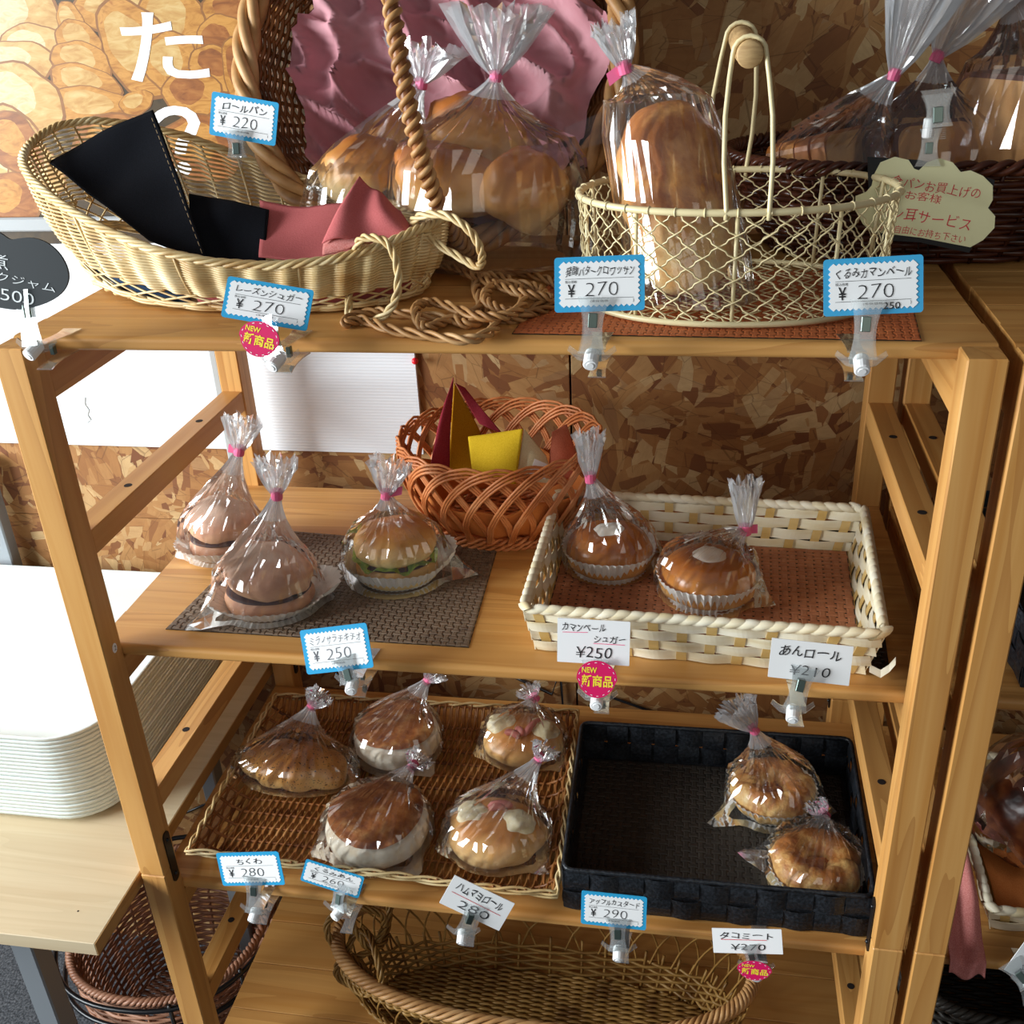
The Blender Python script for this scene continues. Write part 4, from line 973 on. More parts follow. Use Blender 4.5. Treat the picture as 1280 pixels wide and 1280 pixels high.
def wrap_rim(t, rim, z, rad, m, pitch=.013):
    pts = [Vector((*p, z)) for p in rim]; core = MB(); P = []
    for i in range(4):
        a, b_, c_ = pts[i-1], pts[i], pts[(i+1) % 4]; d0 = (a-b_).normalized()*.01; d1 = (c_-b_).normalized()*.01
        for k in range(5): u = k/4; P.append((b_+d0)*(1-u)**2+b_*2*u*(1-u)+(b_+d1)*u*u)
    core.tube([tuple(p) for p in P], rad*.8, 8, True, ref=(0, 0, 1)); obj('rim_core', core, M[m], t, True)
    # one flat coil turn, shared by all
    b = MB(); n = 10; V = []
    for w_ in (-.5, -.2, .2, .5):
        for j in range(n):
            a = 2*PI*j/n; rr = rad*(1.12 if abs(w_) < .3 else .92); V.append((w_*pitch*1.05+pitch*.42*math.sin(a), rr*math.cos(a), rr*math.sin(a)))
    b.grid(V, 4, n, False, True); me = mesh('rim_wrap', b, m, True)
    L = sum((P[(i+1) % len(P)]-P[i]).length for i in range(len(P))); N = int(L/pitch); step = L/N; i = 0; acc = 0
    for k in range(N):
        s_ = (k+.5)*step
        while acc+(P[(i+1) % len(P)]-P[i]).length < s_: acc += (P[(i+1) % len(P)]-P[i]).length; i += 1
        e = P[(i+1) % len(P)]-P[i]; c = P[i]+e.normalized()*(s_-acc)
        put('rim_wrap', me, t, Matrix.Translation(c) @ e.to_track_quat('X', 'Z').to_matrix().to_4x4())
rimc = [(.411, .059), (.739, .046), (.752, .293), (.414, .306)]; basec = [(.421, .0665), (.727, .056), (.739, .283), (.423, .296)]
t = thing('bamboo_tray', 'pale bamboo strip tray basket with wrapped rim on the second shelf', 'basket', (.58, .175, S2))
strip_tray(t, basec, rimc, S2+.001, S2+.049, 4, (12, 8), .0095, 'bamboo', 'bamboo2', .0016)
wrap_rim(t, rimc, S2+.052, .0048, 'bamboo')
b = MB().add([(*p, S2+z) for z in (.0024, .0034) for p in basec], [(3, 2, 1, 0), (4, 5, 6, 7)]+[(i, (i+1) % 4, 4+(i+1) % 4, 4+i) for i in range(4)]); obj('bottom', b, M['bamboo2'], t)
for k, (x, y) in enumerate(((.7355, .053),)):
    b = MB(); ribbon(b, [(x-.004, y, S2+.010), (x+.006, y-.002, S2+.006), (x+.013, y-.001, S2+.012), (x+.018, y, S2+.020)], (0, .002, .003), .0005); obj('loose_strip', b, M['bamboo'], t)
placemat('copper_placemat', [(.4235, .069), (.7265, .059), (.7375, .281), (.425, .293)], S2+.0037, 34, 26, 'matcopper', 'copper-brown woven mat lining the bamboo tray', lift=.0007)
b = MB(); P = [(.7225+.010*u, lerp(.12, .262, .5), S2+.0045+.036*u**1.4) for u in np.linspace(0, 1, 6)]
# black strap tray
K4 = [(.4435, .0465), (.766, .048), (.7705, .300), (.4375, .2955)]
t = thing('black_strap_tray', 'black tray woven of wide straps on the third shelf', 'tray', (.6, .17, S3))
strip_tray(t, K4, K4, S3+.001, S3+.056, 2, (11, 8), .0262, 'strap', 'strap', .0026, True)
pr = [Vector((*p, S3+.0575)) for p in K4]; b = MB(); P = []
for i in range(4):
    a, b_, c_ = pr[i-1], pr[i], pr[(i+1) % 4]; d0 = (a-b_).normalized()*.012; d1 = (c_-b_).normalized()*.012
    for k in range(5): u = k/4; P.append(tuple((b_+d0)*(1-u)**2+b_*2*u*(1-u)+(b_+d1)*u*u))
obj('rim', b.tube(P, .0026, 8, True, ref=(0, 0, 1)), M['strap'], t, True)
b = MB().add([(*p, S3+z) for z in (.0006, .0024) for p in K4], [(3, 2, 1, 0), (4, 5, 6, 7)]+[(i, (i+1) % 4, 4+(i+1) % 4, 4+i) for i in range(4)]); obj('bottom', b, M['strap'], t)
placemat('black_mat', [(.449, .053), (.760, .054), (.763, .294), (.445, .290)], S3+.0028, 36, 30, 'strap2', 'fine black woven mat lining the black tray', lift=.0006)
# wicker tray
t = thing('wicker_tray', 'flat chestnut wicker tray with flared sides on the third shelf', 'tray', (.21, .2, S3))
fl_, fr_, br_, bl_ = [np.array(p) for p in ((.000, .052), (.436, .040), (.424, .358), (-.004, .350))]
b = MB(); NWv = 96; NS = 13
def tp(u, v): # u across 0..1, v depth 0..1, with sides lifting
    p = (fl_*(1-u)+fr_*u)*(1-v)+(bl_*(1-u)+br_*u)*v; e = min(u/.06, (1-u)/.06, v/.08, (1-v)/.08, 1); return np.array((p[0], p[1], S3+.0032+.022*(1-max(0, e))**1.3))
for i in range(NWv):
    u = (i+.5)/NWv; P = []
    for j in range(NS*4+1):
        v = j/(NS*4); p = tp(u, v); p[2] += .0016*math.cos(PI*v*NS+PI*i); p[0] += .0016*math.sin(v*NS*PI+PI*i); P.append(p)
    b.tube(P, .0017*R.uniform(.85, 1.15), 5, ref=(1, 0, 0))
obj('weave', b, M['trayw'], t, True, 'stuff')
b = MB()
for j in range(NS+1):
    v = (j)/NS; P = [tp(u, min(.995, max(.005, v))) for u in np.linspace(0, 1, 30)]; b.tube(P, .0021, 5, ref=(0, 0, 1))
obj('stakes', b, M['brownw'], t, True, 'stuff')
def rimf(th):
    q = [fl_, fr_, br_, bl_]; s = (th/(2*PI)*4) % 4; i = int(s) % 4; f = s-int(s); p = q[i]*(1-f)+q[(i+1) % 4]*f; return np.array((p[0], p[1], S3+.026+.001*math.sin(th*9)))
b = MB(); rope(b, rimf, 2, .0022, .0017, 26, 5, 300); rope(b, lambda th: rimf(th)+np.array((0, 0, -.005)), 2, .0016, .0015, 20, 5, 300)
obj('rim', b, M['honey'], t, True)
# ------------------------------------------------------------------ willow lattice basket with napkins
def sheet(fn, nu=22, nv=22, th=.0011):
    """cloth: fn(u,v) -> point; closed with a thickness"""
    P = np.array([[fn(i/(nu-1), j/(nv-1)) for j in range(nv)] for i in range(nu)], float)
    du = np.gradient(P, axis=0); dv = np.gradient(P, axis=1); N = np.cross(du, dv); N /= (np.linalg.norm(N, axis=2)[..., None]+1e-12)
    b = MB(); k = nu*nv; V = np.concatenate([(P+N*th/2).reshape(-1, 3), (P-N*th/2).reshape(-1, 3)])
    F = [(i*nv+j, (i+1)*nv+j, (i+1)*nv+j+1, i*nv+j+1) for i in range(nu-1) for j in range(nv-1)]; F += [tuple(k+q for q in f[::-1]) for f in F]
    edge = [i*nv for i in range(nu)]+[(nu-1)*nv+j for j in range(1, nv)]+[i*nv+nv-1 for i in range(nu-2, -1, -1)]+[j for j in range(nv-2, 0, -1)]
    F += [(edge[i], k+edge[i], k+edge[(i+1) % len(edge)], edge[(i+1) % len(edge)]) for i in range(len(edge))]
    return b.add(V, F)
def quad(p00, p10, p11, p01, bulge=(0, 0, 0), wr=.003, ws=18, seed=0, fold=None):
    p00, p10, p11, p01, bl = [np.array(p, float) for p in (p00, p10, p11, p01, bulge)]
    nn = np.cross(p10-p00, p01-p00); nn /= np.linalg.norm(nn)+1e-9
    def f(u, v):
        p = (p00*(1-u)+p10*u)*(1-v)+(p01*(1-u)+p11*u)*v+bl*16*u*(1-u)*v*(1-v)
        w_ = noise.noise(Vector((p[0]*ws+seed, p[1]*ws, p[2]*ws)))*wr*2+(fold(u, v) if fold else 0)
        return p+nn*w_
    return f
def V3(*a): return tuple(AY(*a))
LX, LY = .346, .312
t = thing('lattice_basket', 'round reddish willow lattice basket with looped rim on the second shelf', 'basket', (LX, LY, S2))
B = oval(LX-.004, LY+.008, .080, .062, S2+.006); Rm = oval(LX, LY, .116, .106, S2+.121)
b = MB(); arches(b, B, Rm, 22, 2.0*PI/22*5.2, .0017, .02, 1.0, 3, .0042, 5, 20, .62, bulge=.012); obj('lattice_strands', b, M['redw'], t, True, 'stuff')
b = MB(); rope(b, oval(LX-.004, LY+.008, .083, .065, S2+.011), 3, .0035, .0022, 16, 5, 200); rope(b, oval(LX-.004, LY+.008, .081, .063, S2+.004), 3, .003, .0022, 16, 5, 200); obj('base_braid', b, M['redw'], t, True)
b = MB(); floor_weave(b, LX-.004, LY+.008, .078, .060, S2+.007, 24, .0022, 0, .0015, 12); obj('bottom_weave', b, M['redw'], t, True, 'stuff')
def napkin(name, f, m, label, group='napkins in the lattice basket', nu=22, nv=22, th=.0012):
    o = obj(name, sheet(f, nu, nv, th), M[m], None, True); return tag(o, label, 'napkin', group)
def liner(u, v):
    th = 2*PI*u*.999; t_ = .10+.42*v+.05*v*math.sin(th*5)+.03*v*math.sin(th*11+1); p = side_pt(B, Rm, th, t_, .012)-outn(Rm, th)*(.0075+.003*math.sin(th*9+v*3)); return p
napkin('liner_cloth', liner, 'cora', 'orange cloth lining the bottom of the willow lattice basket', nu=90, nv=12)
napkin('napkin', quad(V3(535, 590, .27), V3(561, 590, .29), V3(567, 472, .30), V3(556, 505, .29), (0, -.004, 0), .002), 'cred', 'crimson folded napkin standing as a tall point at the left of the lattice basket')
napkin('napkin', quad(V3(560, 600, .30), V3(608, 590, .305), V3(600, 540, .33), V3(568, 478, .31), (0, .006, 0), .003, seed=4), 'cyel', 'mustard napkin behind the crimson point in the lattice basket')
napkin('napkin', quad(V3(568, 478, .318), V3(600, 530, .335), V3(628, 542, .34), V3(580, 484, .325), (0, 0, .003), .002, seed=3), 'cred', 'dark red napkin edge sloping behind the mustard cloths')
napkin('napkin', quad(V3(592, 600, .26), V3(645, 605, .25), V3(654, 536, .262), V3(586, 546, .285), (0, -.008, 0), .003, seed=5), 'cyel2', 'yellow folded napkin at the centre of the lattice basket')
napkin('napkin', quad(V3(645, 600, .255), V3(694, 605, .262), V3(682, 570, .275), V3(655, 536, .268), (0, -.004, 0), .002, seed=6), 'ccre', 'cream napkin with a white care label in the lattice basket')
napkin('napkin', quad(V3(684, 612, .262), V3(728, 590, .275), V3(708, 530, .30), V3(690, 540, .285), (0, -.008, 0), .003, seed=7), 'csal', 'salmon pointed napkin at the right of the lattice basket')
o = obj('care_label', sheet(quad(V3(662, 592, .2515), V3(682, 600, .255), V3(684, 580, .26), V3(668, 573, .257)), 5, 5, .0005), M['white']); tag(o, 'small white care label lying on the cream napkin', 'label')
# ------------------------------------------------------------------ cream wire basket
WX, WYc = .592, .163; ZT = S1+.092
t = thing('wire_basket', 'cream wire mesh basket with a wooden grip on the top shelf', 'basket', (WX, WYc, S1))
B = oval(WX, WYc, .128, .102, S1+.005, 0, 2.2); Rm = oval(WX+.001, WYc, .133, .096, ZT, 0, 2.1)
ths = np.linspace(0, 2*PI, 120, False)
for nm, f, r in (('rim', Rm, .0030), ('base_ring', B, .0026)): obj(nm, MB().tube([f(a) for a in ths], r, 8, True, ref=(0, 0, 1)), M['wire'], t, True)
b = MB(); N = 36; cells = 5
for i in range(N):
    for sgn in (1, -1):
        P = []
        for j in range(cells*2*3+1):
            v = j/(cells*6); s_ = v*cells*2; ph = (s_ % 1); zig = .06*math.sin(2*PI*ph)
            th = 2*PI/N*(i+sgn*(s_*.5+zig)); p = side_pt(B, Rm, th, v*1.0); P.append(p+outn(Rm, th)*(.0009*math.cos(PI*s_*1.0)*sgn))
        b.tube(P, .00075, 4, ref=None, cap=False)
        P = [Rm(2*PI/N*i)+outn(Rm, 2*PI/N*i)*.0034*math.cos(q)+np.array((0, 0, .0034*math.sin(q))) for q in np.linspace(-2.6, 2.6, 7)] if sgn > 0 else None
        if P: b.tube(P, .0007, 4, cap=False)
obj('wire_mesh', b, M['wire'], t, True, 'stuff')
for i in range(10):
    th = 2*PI*(i+.5)/10; obj('upright_wire', MB().tube([side_pt(B, Rm, th, v)-outn(Rm, th)*.002 for v in (0, .5, 1)], .0018, 6), M['wire'], t, True)
b = MB()
for i in range(-7, 8):
    x = i*.017
    for s_ in (1, -1):
        P = []
        for j in range(25):
            y = -1+2*j/24; yy = y*.098; xx = x+s_*.0075*math.cos(y*PI*6); 
            if (abs(xx)/.126)**2.2+(abs(yy)/.1)**2.2 < 1: P.append((WX+xx, WYc+yy, S1+.0046+.0007*s_))
        if len(P) > 2: b.tube(P, .0007, 4, ref=(0, 0, 1))
obj('bottom_mesh', b, M['wire'], t, True, 'stuff')
G0, G1 = AY(926, 48, .215), AY(937, 67, .118)
def gripobj():
    d = (G1-G0).normalized(); b = MB().tube([tuple(G0-d*.006), tuple(G0-d*.005), tuple(G0), tuple(lerp(G0, G1, .5)), tuple(G1), tuple(G1+d*.005), tuple(G1+d*.006)], [.009, .0102, .0102, .0112, .0102, .0102, .009], 20); return b
obj('grip', gripobj(), M['cork'], t, True)
def loop(pa, pb, g, y):
    A, Bp = AY(*pa, y), AY(*pb, y); g = Vector(g); P = [A+Vector((0, 0, -.008)), A]
    for u in (.3, .6, .85): P.append(A.lerp(g+Vector((-.0125, 0, 0)), u)+Vector((-.004*math.sin(PI*u), 0, 0)))
    for a in np.linspace(PI, 0, 9): P.append(g+Vector((.0125*math.cos(a), 0, .0125*math.sin(a))))
    for u in (.15, .4, .7): P.append((g+Vector((.0125, 0, 0))).lerp(Bp, u)+Vector((.004*math.sin(PI*u), 0, 0)))
    P += [Bp, Bp+Vector((0, 0, -.008))]; return MB().tube([tuple(p) for p in P], .0019, 8)
obj('handle_loop', loop((908, 262), (962, 262), G1, .066), M['wire'], t, True)
obj('handle_loop', loop((884, 214), (932, 214), G0, .261), M['wire'], t, True)
# loaf in its bag standing in the wire basket
b0 = AY(868, 392, .125); t0_ = AY(822, 128, .175); b0.z = S1+.012
t = thing('bagged_loaf', 'long crusty bagged loaf standing upright in the cream wire basket', 'loaf', tuple(b0))
axv = (t0_-b0); L = axv.length; q = Vector((0, 0, 1)).rotation_difference(axv.normalized()).to_matrix(); b = MB(); V = []
for i in range(44):
    a = 2*PI*i/44
    for j in range(45):
        v = j/44; e = (1-abs(2*v-1)**3.2)**.45 if 0 < v < 1 else 0
        lob = 1+.045*math.cos(v*PI*8+.6*math.sin(a))+.05*noise.noise(Vector((math.cos(a)*1.5, math.sin(a)*1.5, v*7)))+.025*noise.noise(Vector((math.cos(a)*5, math.sin(a)*5, v*22)))
        p = q @ Vector((.0455*e*lob*math.cos(a), .034*e*lob*math.sin(a), 0)); V.append(tuple(b0+axv*v+p))
b.grid(V, 44, 45, True); obj('loaf', b, M['loaf'], t, True)
ln = axv; bag(t, (b0.x, b0.y, b0.z-.004), .048, .037, L*.93, AY(781, 84, .165), AY(766, 28, .165), 0, (), 71, lean=(ln.x, ln.y, 0), spread=.012, flag=(-.014, 0, -.009))
# ------------------------------------------------------------------ dark basket with sliced bread
DX, DYc = .785, .345
t = thing('dark_wicker_basket', 'dark brown wicker basket across the gap between the two racks', 'basket', (DX, DYc, S1))
B = oval(DX, DYc+.012, .150, .090, S1+.002, 0, 2.3); Rm = oval(DX, DYc, .195, .117, S1+.092, 0, 2.3)
b = MB(); weavers(b, B, Rm, 0, .96, 15, 40, .0028, .0031, .003, sub=4, n=6); obj('wall_weave', b, M['darkw'], t, True, 'stuff')
b = MB(); stakes(b, B, Rm, 40, .0022, bulge=.003); obj('stakes', b, M['darkw'], t, True, 'stuff')
b = MB(); rope(b, oval(DX, DYc, .196, .118, S1+.094, 0, 2.3), 3, .0045, .0033, 30, 6, 360); obj('rim', b, M['darkw'], t, True)
b = MB(); floor_weave(b, DX, DYc+.012, .146, .086, S1+.004, 26, .0028, 0, .0015, 12, 2.3); obj('bottom_weave', b, M['darkw'], t, True, 'stuff')
def sliced(cx, cy, z, w_, h_, n, pitch, yaw, tilt, m1, m2, label):
    mt = Matrix.Translation((cx, cy, z)) @ Matrix.Rotation(yaw, 4, 'Z') @ Matrix.Rotation(tilt, 4, 'X')
    t = thing('sliced_loaf', label, 'bread', group='sliced breads in the dark basket', mat=mt)
    out = rrect(w_, h_, w_*.16, 4); top = [(x*(1.08 if y > h_*.2 else 1), y+(.006 if y > h_*.3 and abs(x) < w_*.3 else 0)) for x, y in out]
    b = MB(); N = len(top); th = pitch*.88
    b.add([(x, -th/2, y+h_/2) for x, y in top]+[(x, th/2, y+h_/2) for x, y in top]+[(x*.93, -th/2-.0004, y*.93+h_/2) for x, y in top]+[(x*.93, th/2+.0004, y*.93+h_/2) for x, y in top],
          [(i, (i+1) % N, N+(i+1) % N, N+i) for i in range(N)]+[(2*N+i, 2*N+(i+1) % N, (i+1) % N, i) for i in range(N)]+[(N+i, N+(i+1) % N, 3*N+(i+1) % N, 3*N+i) for i in range(N)])
    b2 = MB().add([(x*.93, -th/2-.0004, y*.93+h_/2) for x, y in top]+[(x*.93, th/2+.0004, y*.93+h_/2) for x, y in top], [tuple(range(N)), tuple(range(N, 2*N))[::-1]])
    me = mesh('slice', b, m2); me2 = mesh('crumb', b2, m1)
    for i in range(n):
        o = put('slice', me, t, Matrix.Translation((0, (i-(n-1)/2)*pitch, 0)) @ Matrix.Rotation(R.uniform(-.04, .04), 4, 'Z')); o2 = bpy.data.objects.new('crumb', me2); C.objects.link(o2); o2.parent = o
    return t
zz = S1+.026
sliced(.690, .335, zz, .075, .085, 4, .017, .9, -.25, 'toast', 'roll', 'pale sliced loaf in the left bag of the dark basket')
sliced(.770, .345, zz, .085, .090, 5, .016, .5, -.2, 'toast', 'darkcrust', 'brown sliced loaf in the middle bag of the dark basket')
sliced(.868, .350, zz, .095, .135, 5, .018, -1.0, .0, 'toast', 'darkcrust', 'tall browned sliced loaf in the right bag of the dark basket')
def bigbag(name_l, c, rx, ry, h, n, tl, yn, seed, **k):
    o = bag(None, c, rx, ry, h, AY(*n, yn), AY(*tl, yn), seed=seed, m='film', **k); tag(o, name_l, 'bag', 'clear bags in the dark basket'); return o
bigbag('clear gathered bag with pink tie at the left of the dark basket', (.694, .335, zz-.002), .062, .056, .078, (1118, 93), (1165, -40), .31, 81, spread=.030, tie_m='tape')
bigbag('clear gathered bag with red tie in the middle of the dark basket', (.775, .345, zz-.002), .063, .060, .088, (1172, 70), (1240, -60), .33, 83, spread=.040)
bigbag('big clear bag around the tall loaf at the right edge of the dark basket', (.870, .350, zz-.002), .070, .066, .140, (1262, -10), (1250, -90), .33, 85, spread=.05)
# ------------------------------------------------------------------ pale oval basket
ph = -.24; BX, BYc = .112, .207
def zk(th):
    k = [1.395, 1.393, 1.387, 1.385, 1.388, 1.394, 1.409, 1.428, 1.449, 1.463, 1.470, 1.468, 1.459, 1.449, 1.440, 1.428, 1.414, 1.398, 1.384, 1.375, 1.372, 1.375, 1.383, 1.392]
    s = (th/(2*PI)*24) % 24; i = int(s); f = s-i; return k[i % 24]*(1-f)+k[(i+1) % 24]*f-.004
def eggR(th):
    a = .228; b_ = .114*(1-.10*max(0, -math.cos(th))); x, y = a*math.cos(th), b_*math.sin(th)
    return np.array((BX+x*math.cos(ph)-y*math.sin(ph), BYc+x*math.sin(ph)+y*math.cos(ph), zk(th)))
def eggB(th):
    a = .190; b_ = .098; x, y = a*math.cos(th)+.012, b_*math.sin(th); lift = .040*max(0, -math.cos(th))**3
    return np.array((BX+x*math.cos(ph)-y*math.sin(ph), BYc+x*math.sin(ph)+y*math.cos(ph), S1+.003+lift))
t = thing('oval_wicker_basket', 'long pale oval wicker basket, high at its left end, holding black and pink cloths', 'basket', (BX, BYc, S1))
NSB = 34
b = MB(); weavers(b, eggB, eggR, .30, .96, 15, 90, .0030, .00135, .006, parity=False, sub=3, n=5); obj('upper_weave', b, M['honey'], t, True, 'stuff')
b = MB(); weavers(b, eggB, eggR, .0, .09, 4, NSB, .0022, .0017, .006, parity=True); obj('foot_weave', b, M['honey'], t, True, 'stuff')
b = MB()
for i in range(NSB):
    for sg in (1, -1):
        P = [side_pt(eggB, eggR, 2*PI*(i+.5)/NSB+sg*(.5-q)*2*PI/NSB*1.5, .08+.23*q, .006) for q in np.linspace(0, 1, 6)]; b.tube(P, .0011, 5)
    P = [side_pt(eggB, eggR, 2*PI*i/NSB, q, .004)+np.array((0, 0, 0)) for q in np.linspace(.28, .97, 8)]; b.tube(P, .0014, 5)
obj('stakes', b, M['honey'], t, True, 'stuff')
b = MB(); rope(b, eggR, 4, .0032, .0019, 26, 6, 380, up=(0, 0, 1), flat=.8); obj('braided_rim', b, M['honey'], t, True)
b = MB(); floor_weave(b, BX+.012, BYc-.003, .186, .094, S1+.006, 30, .0024, ph, .0012, 16); obj('bottom_weave', b, M['honey'], t, True, 'stuff')
def inner(th, t_, off=.006): return side_pt(eggB, eggR, th, t_, .006)-outn(eggR, th)*off
def lin_cloth(a0, a1, t0, t1, off, seed):
    def f(u, v):
        th = lerp(a0, a1, u); p = inner(th, lerp(t0, t1, v), off+.002*math.sin(th*14+v*4+seed)); return p
    return f
napkin('basket_cloth', lin_cloth(3.5, 4.75, .04, .5, .007, 1), 'cnavy', 'navy cloth showing through the open band of the pale oval basket', 'cloths in the pale oval basket', 40, 10)
napkin('basket_cloth', lin_cloth(4.78, 6.2, .04, .55, .007, 2), 'cpink', 'dusty pink cloth showing through the open band at the right of the pale oval basket', 'cloths in the pale oval basket', 40, 10)
napkin('basket_cloth', quad(V3(60, 203, .262), V3(186, 300, .135), V3(262, 330, .12), V3(193, 140, .30), (0, 0, -.004), .004, 14, 3), 'cblack', 'large black cloth folded to a peak at the left of the pale oval basket', 'cloths in the pale oval basket', 34, 34, .0016)
napkin('basket_cloth', quad(V3(236, 330, .13), V3(330, 322, .135), V3(336, 262, .20), V3(236, 242, .215), (0, 0, .002), .004, 16, 5), 'cblack', 'smaller black cloth beside the peaked black cloth in the pale basket', 'cloths in the pale oval basket', 24, 24, .0016)
b = MB()
for k in range(1, 22):
    u0, u1 = (k-.3)/22, (k+.3)/22; A = [lerp(np.array(V3(194, 142, .292)), np.array(V3(262, 322, .112)), q) for q in (u0, u1)]; b.tube([A[0]+(-.004, -.003, .0), A[1]+(-.004, -.003, 0)], .0003, 4)
tag(obj('hem_stitching', b, M['thread']), 'tan hem stitching along the edge of the peaked black cloth', 'stitching')
napkin('basket_cloth', quad(V3(325, 325, .13), V3(440, 322, .12), V3(450, 256, .20), V3(325, 252, .22), (0, 0, -.004), .004, 16, 7), 'cpink', 'flat dusty pink cloth in the right half of the pale basket', 'cloths in the pale oval basket', 24, 24)
napkin('basket_cloth', quad(V3(404, 308, .11), V3(522, 296, .125), V3(500, 262, .155), V3(450, 224, .17), (0, -.008, .006), .004, 22, 8, fold=lambda u, v: .004*math.sin(u*9+v*3)), 'cpink', 'pink cloth pleated upward at the right end of the pale basket', 'cloths in the pale oval basket', 30, 24)
napkin('basket_cloth', quad(V3(402, 316, .100), V3(452, 304, .105), V3(440, 290, .13), V3(405, 296, .125), (0, -.004, .004), .003, 20, 9), 'crose', 'rolled rose cloth edge at the front rim of the pale basket', 'cloths in the pale oval basket', 16, 16)
def vine(name, pts, label, strands=3, rad=.0022, r=.0016, closed=True, group='vine rings', parent=None, y=None, tw=None, m='vine', name2=None):
    P = [Vector(p) for p in pts]; n = len(P); S = []
    for i in range(n if closed else n-1):
        p0, p1, p2, p3 = (P[(i+k) % n] if closed else P[min(max(i+k, 0), n-1)] for k in (-1, 0, 1, 2))
        for q in np.linspace(0, 1, 10, False):
            S.append(.5*((2*p1)+(-p0+p2)*q+(2*p0-5*p1+4*p2-p3)*q*q+(-p0+3*p1-3*p2+p3)*q**3))
    if not closed: S.append(P[-1])
    L = sum((S[i+1]-S[i]).length for i in range(len(S)-1)); A = np.array([tuple(p) for p in S]); T = (np.roll(A, -1, 0)-np.roll(A, 1, 0)) if closed else np.gradient(A, axis=0)
    T /= np.linalg.norm(T, axis=1)[:, None]+1e-9; up = np.array((.15, -.5, .85)); B1 = np.cross(T, up); B1 /= np.linalg.norm(B1, axis=1)[:, None]+1e-9; B2 = np.cross(T, B1)
    tw = tw or L/.045; b = MB()
    for s_ in range(strands):
        a = 2*PI*s_/strands+2*PI*round(tw)*np.arange(len(A))/len(A); b.tube(A+rad*(np.cos(a)[:, None]*B1+np.sin(a)[:, None]*B2), r, 6, closed)
    o = obj(name, b, M[m], parent, True)
    if parent is None: tag(o, label, 'vine', group)
    return o
vine('vine_ring', [V3(447, 305, .094), V3(463, 297, .085), V3(485, 305, .077), V3(497, 335, .07), V3(495, 372, .064), V3(478, 396, .066), V3(452, 402, .07), V3(436, 392, .085), V3(440, 350, .118)], 'pale vine ring hooked through the right front rim of the oval basket', 3, .0022, .0017, m='honey')
vine('vine_ring', [V3(516, 278, .135), V3(535, 268, .115), V3(565, 272, .10), V3(590, 292, .09), V3(602, 318, .085), V3(598, 333, .083), V3(575, 322, .11), V3(540, 300, .135)], 'pale vine ring hanging off the right tip of the oval basket', 3, .0022, .0017, m='honey')
def vz(px, py, h=.005): return tuple(AZ(px, py, S1+h))
vine('vine_chain', [vz(432, 404), vz(455, 400), vz(490, 412), vz(540, 420), vz(590, 424), vz(618, 410), vz(612, 398), vz(585, 405), vz(560, 398), vz(500, 392), vz(470, 390), vz(440, 396)], 'loose vine loop lying at the front of the top shelf', 3, .003, .0019, group='loose vine links')
vine('vine_chain', [vz(520, 385, .010), vz(545, 378, .010), vz(600, 395, .012), vz(640, 392, .012), vz(655, 372, .012), vz(640, 352, .010), vz(610, 345, .010), vz(595, 360, .008), vz(600, 385, .006), vz(555, 402, .005), vz(530, 410, .005)], 'twisted vine loop in the middle of the tangle on the top shelf', 3, .003, .0019, group='loose vine links')
vine('vine_chain', [vz(596, 350, .004), vz(640, 340, .004), vz(690, 352, .004), vz(700, 372, .004), vz(672, 390, .004), vz(630, 388, .010), vz(606, 372, .014), vz(622, 356, .014), vz(668, 358, .010), vz(680, 374, .008), vz(650, 398, .004), vz(612, 392, .003)], 'coiled vine link at the right of the tangle beside the price card', 3, .003, .0019, group='loose vine links')
vine('vine_chain', [vz(540, 330, .006), vz(575, 338, .008), vz(610, 352, .014), vz(650, 366, .016), vz(690, 372, .012)], 'straight vine length running back from the tangle', 3, .003, .0019, False, group='loose vine links')
# ------------------------------------------------------------------ round hooped basket on its side with tissue
RU = Vector((0, .38, .925)).normalized(); RN = Vector((0, -.925, .38)).normalized(); RX = Vector((1, 0, 0))
RC = Vector((.287, .287, 1.336))+RU*.186
RM = Matrix(((RX.x, RU.x, RN.x, RC.x), (RX.y, RU.y, RN.y, RC.y), (RX.z, RU.z, RN.z, RC.z), (0, 0, 0, 1)))
t = thing('hooped_basket', 'big round hooped wicker basket tipped toward the front, lined with pink tissue', 'basket', mat=RM)
a_, b_ = .194, .184
Rr = oval(0, 0, a_, b_, 0); Br = oval(0, -.010, .130, .115, -.070)
b = MB(); weavers(b, Br, Rr, .0, .95, 24, 44, .0030, .0024, .012, parity=True, n=5); obj('wall_weave', b, M['brownw'], t, True, 'stuff')
b = MB(); stakes(b, Br, Rr, 44, .0022, bulge=.012); obj('stakes', b, M['brownw'], t, True, 'stuff')
b = MB(); rope(b, oval(0, 0, a_+.004, b_+.004, .004), 4, .0085, .0062, 9, 8, 360); obj('braided_rim', b, M['vine'], t, True)
b = MB(); floor_weave(b, 0, -.010, .128, .113, -.068, 32, .0030, 0, .0018, 18); obj('bottom_weave', b, M['brownw'], t, True, 'stuff')
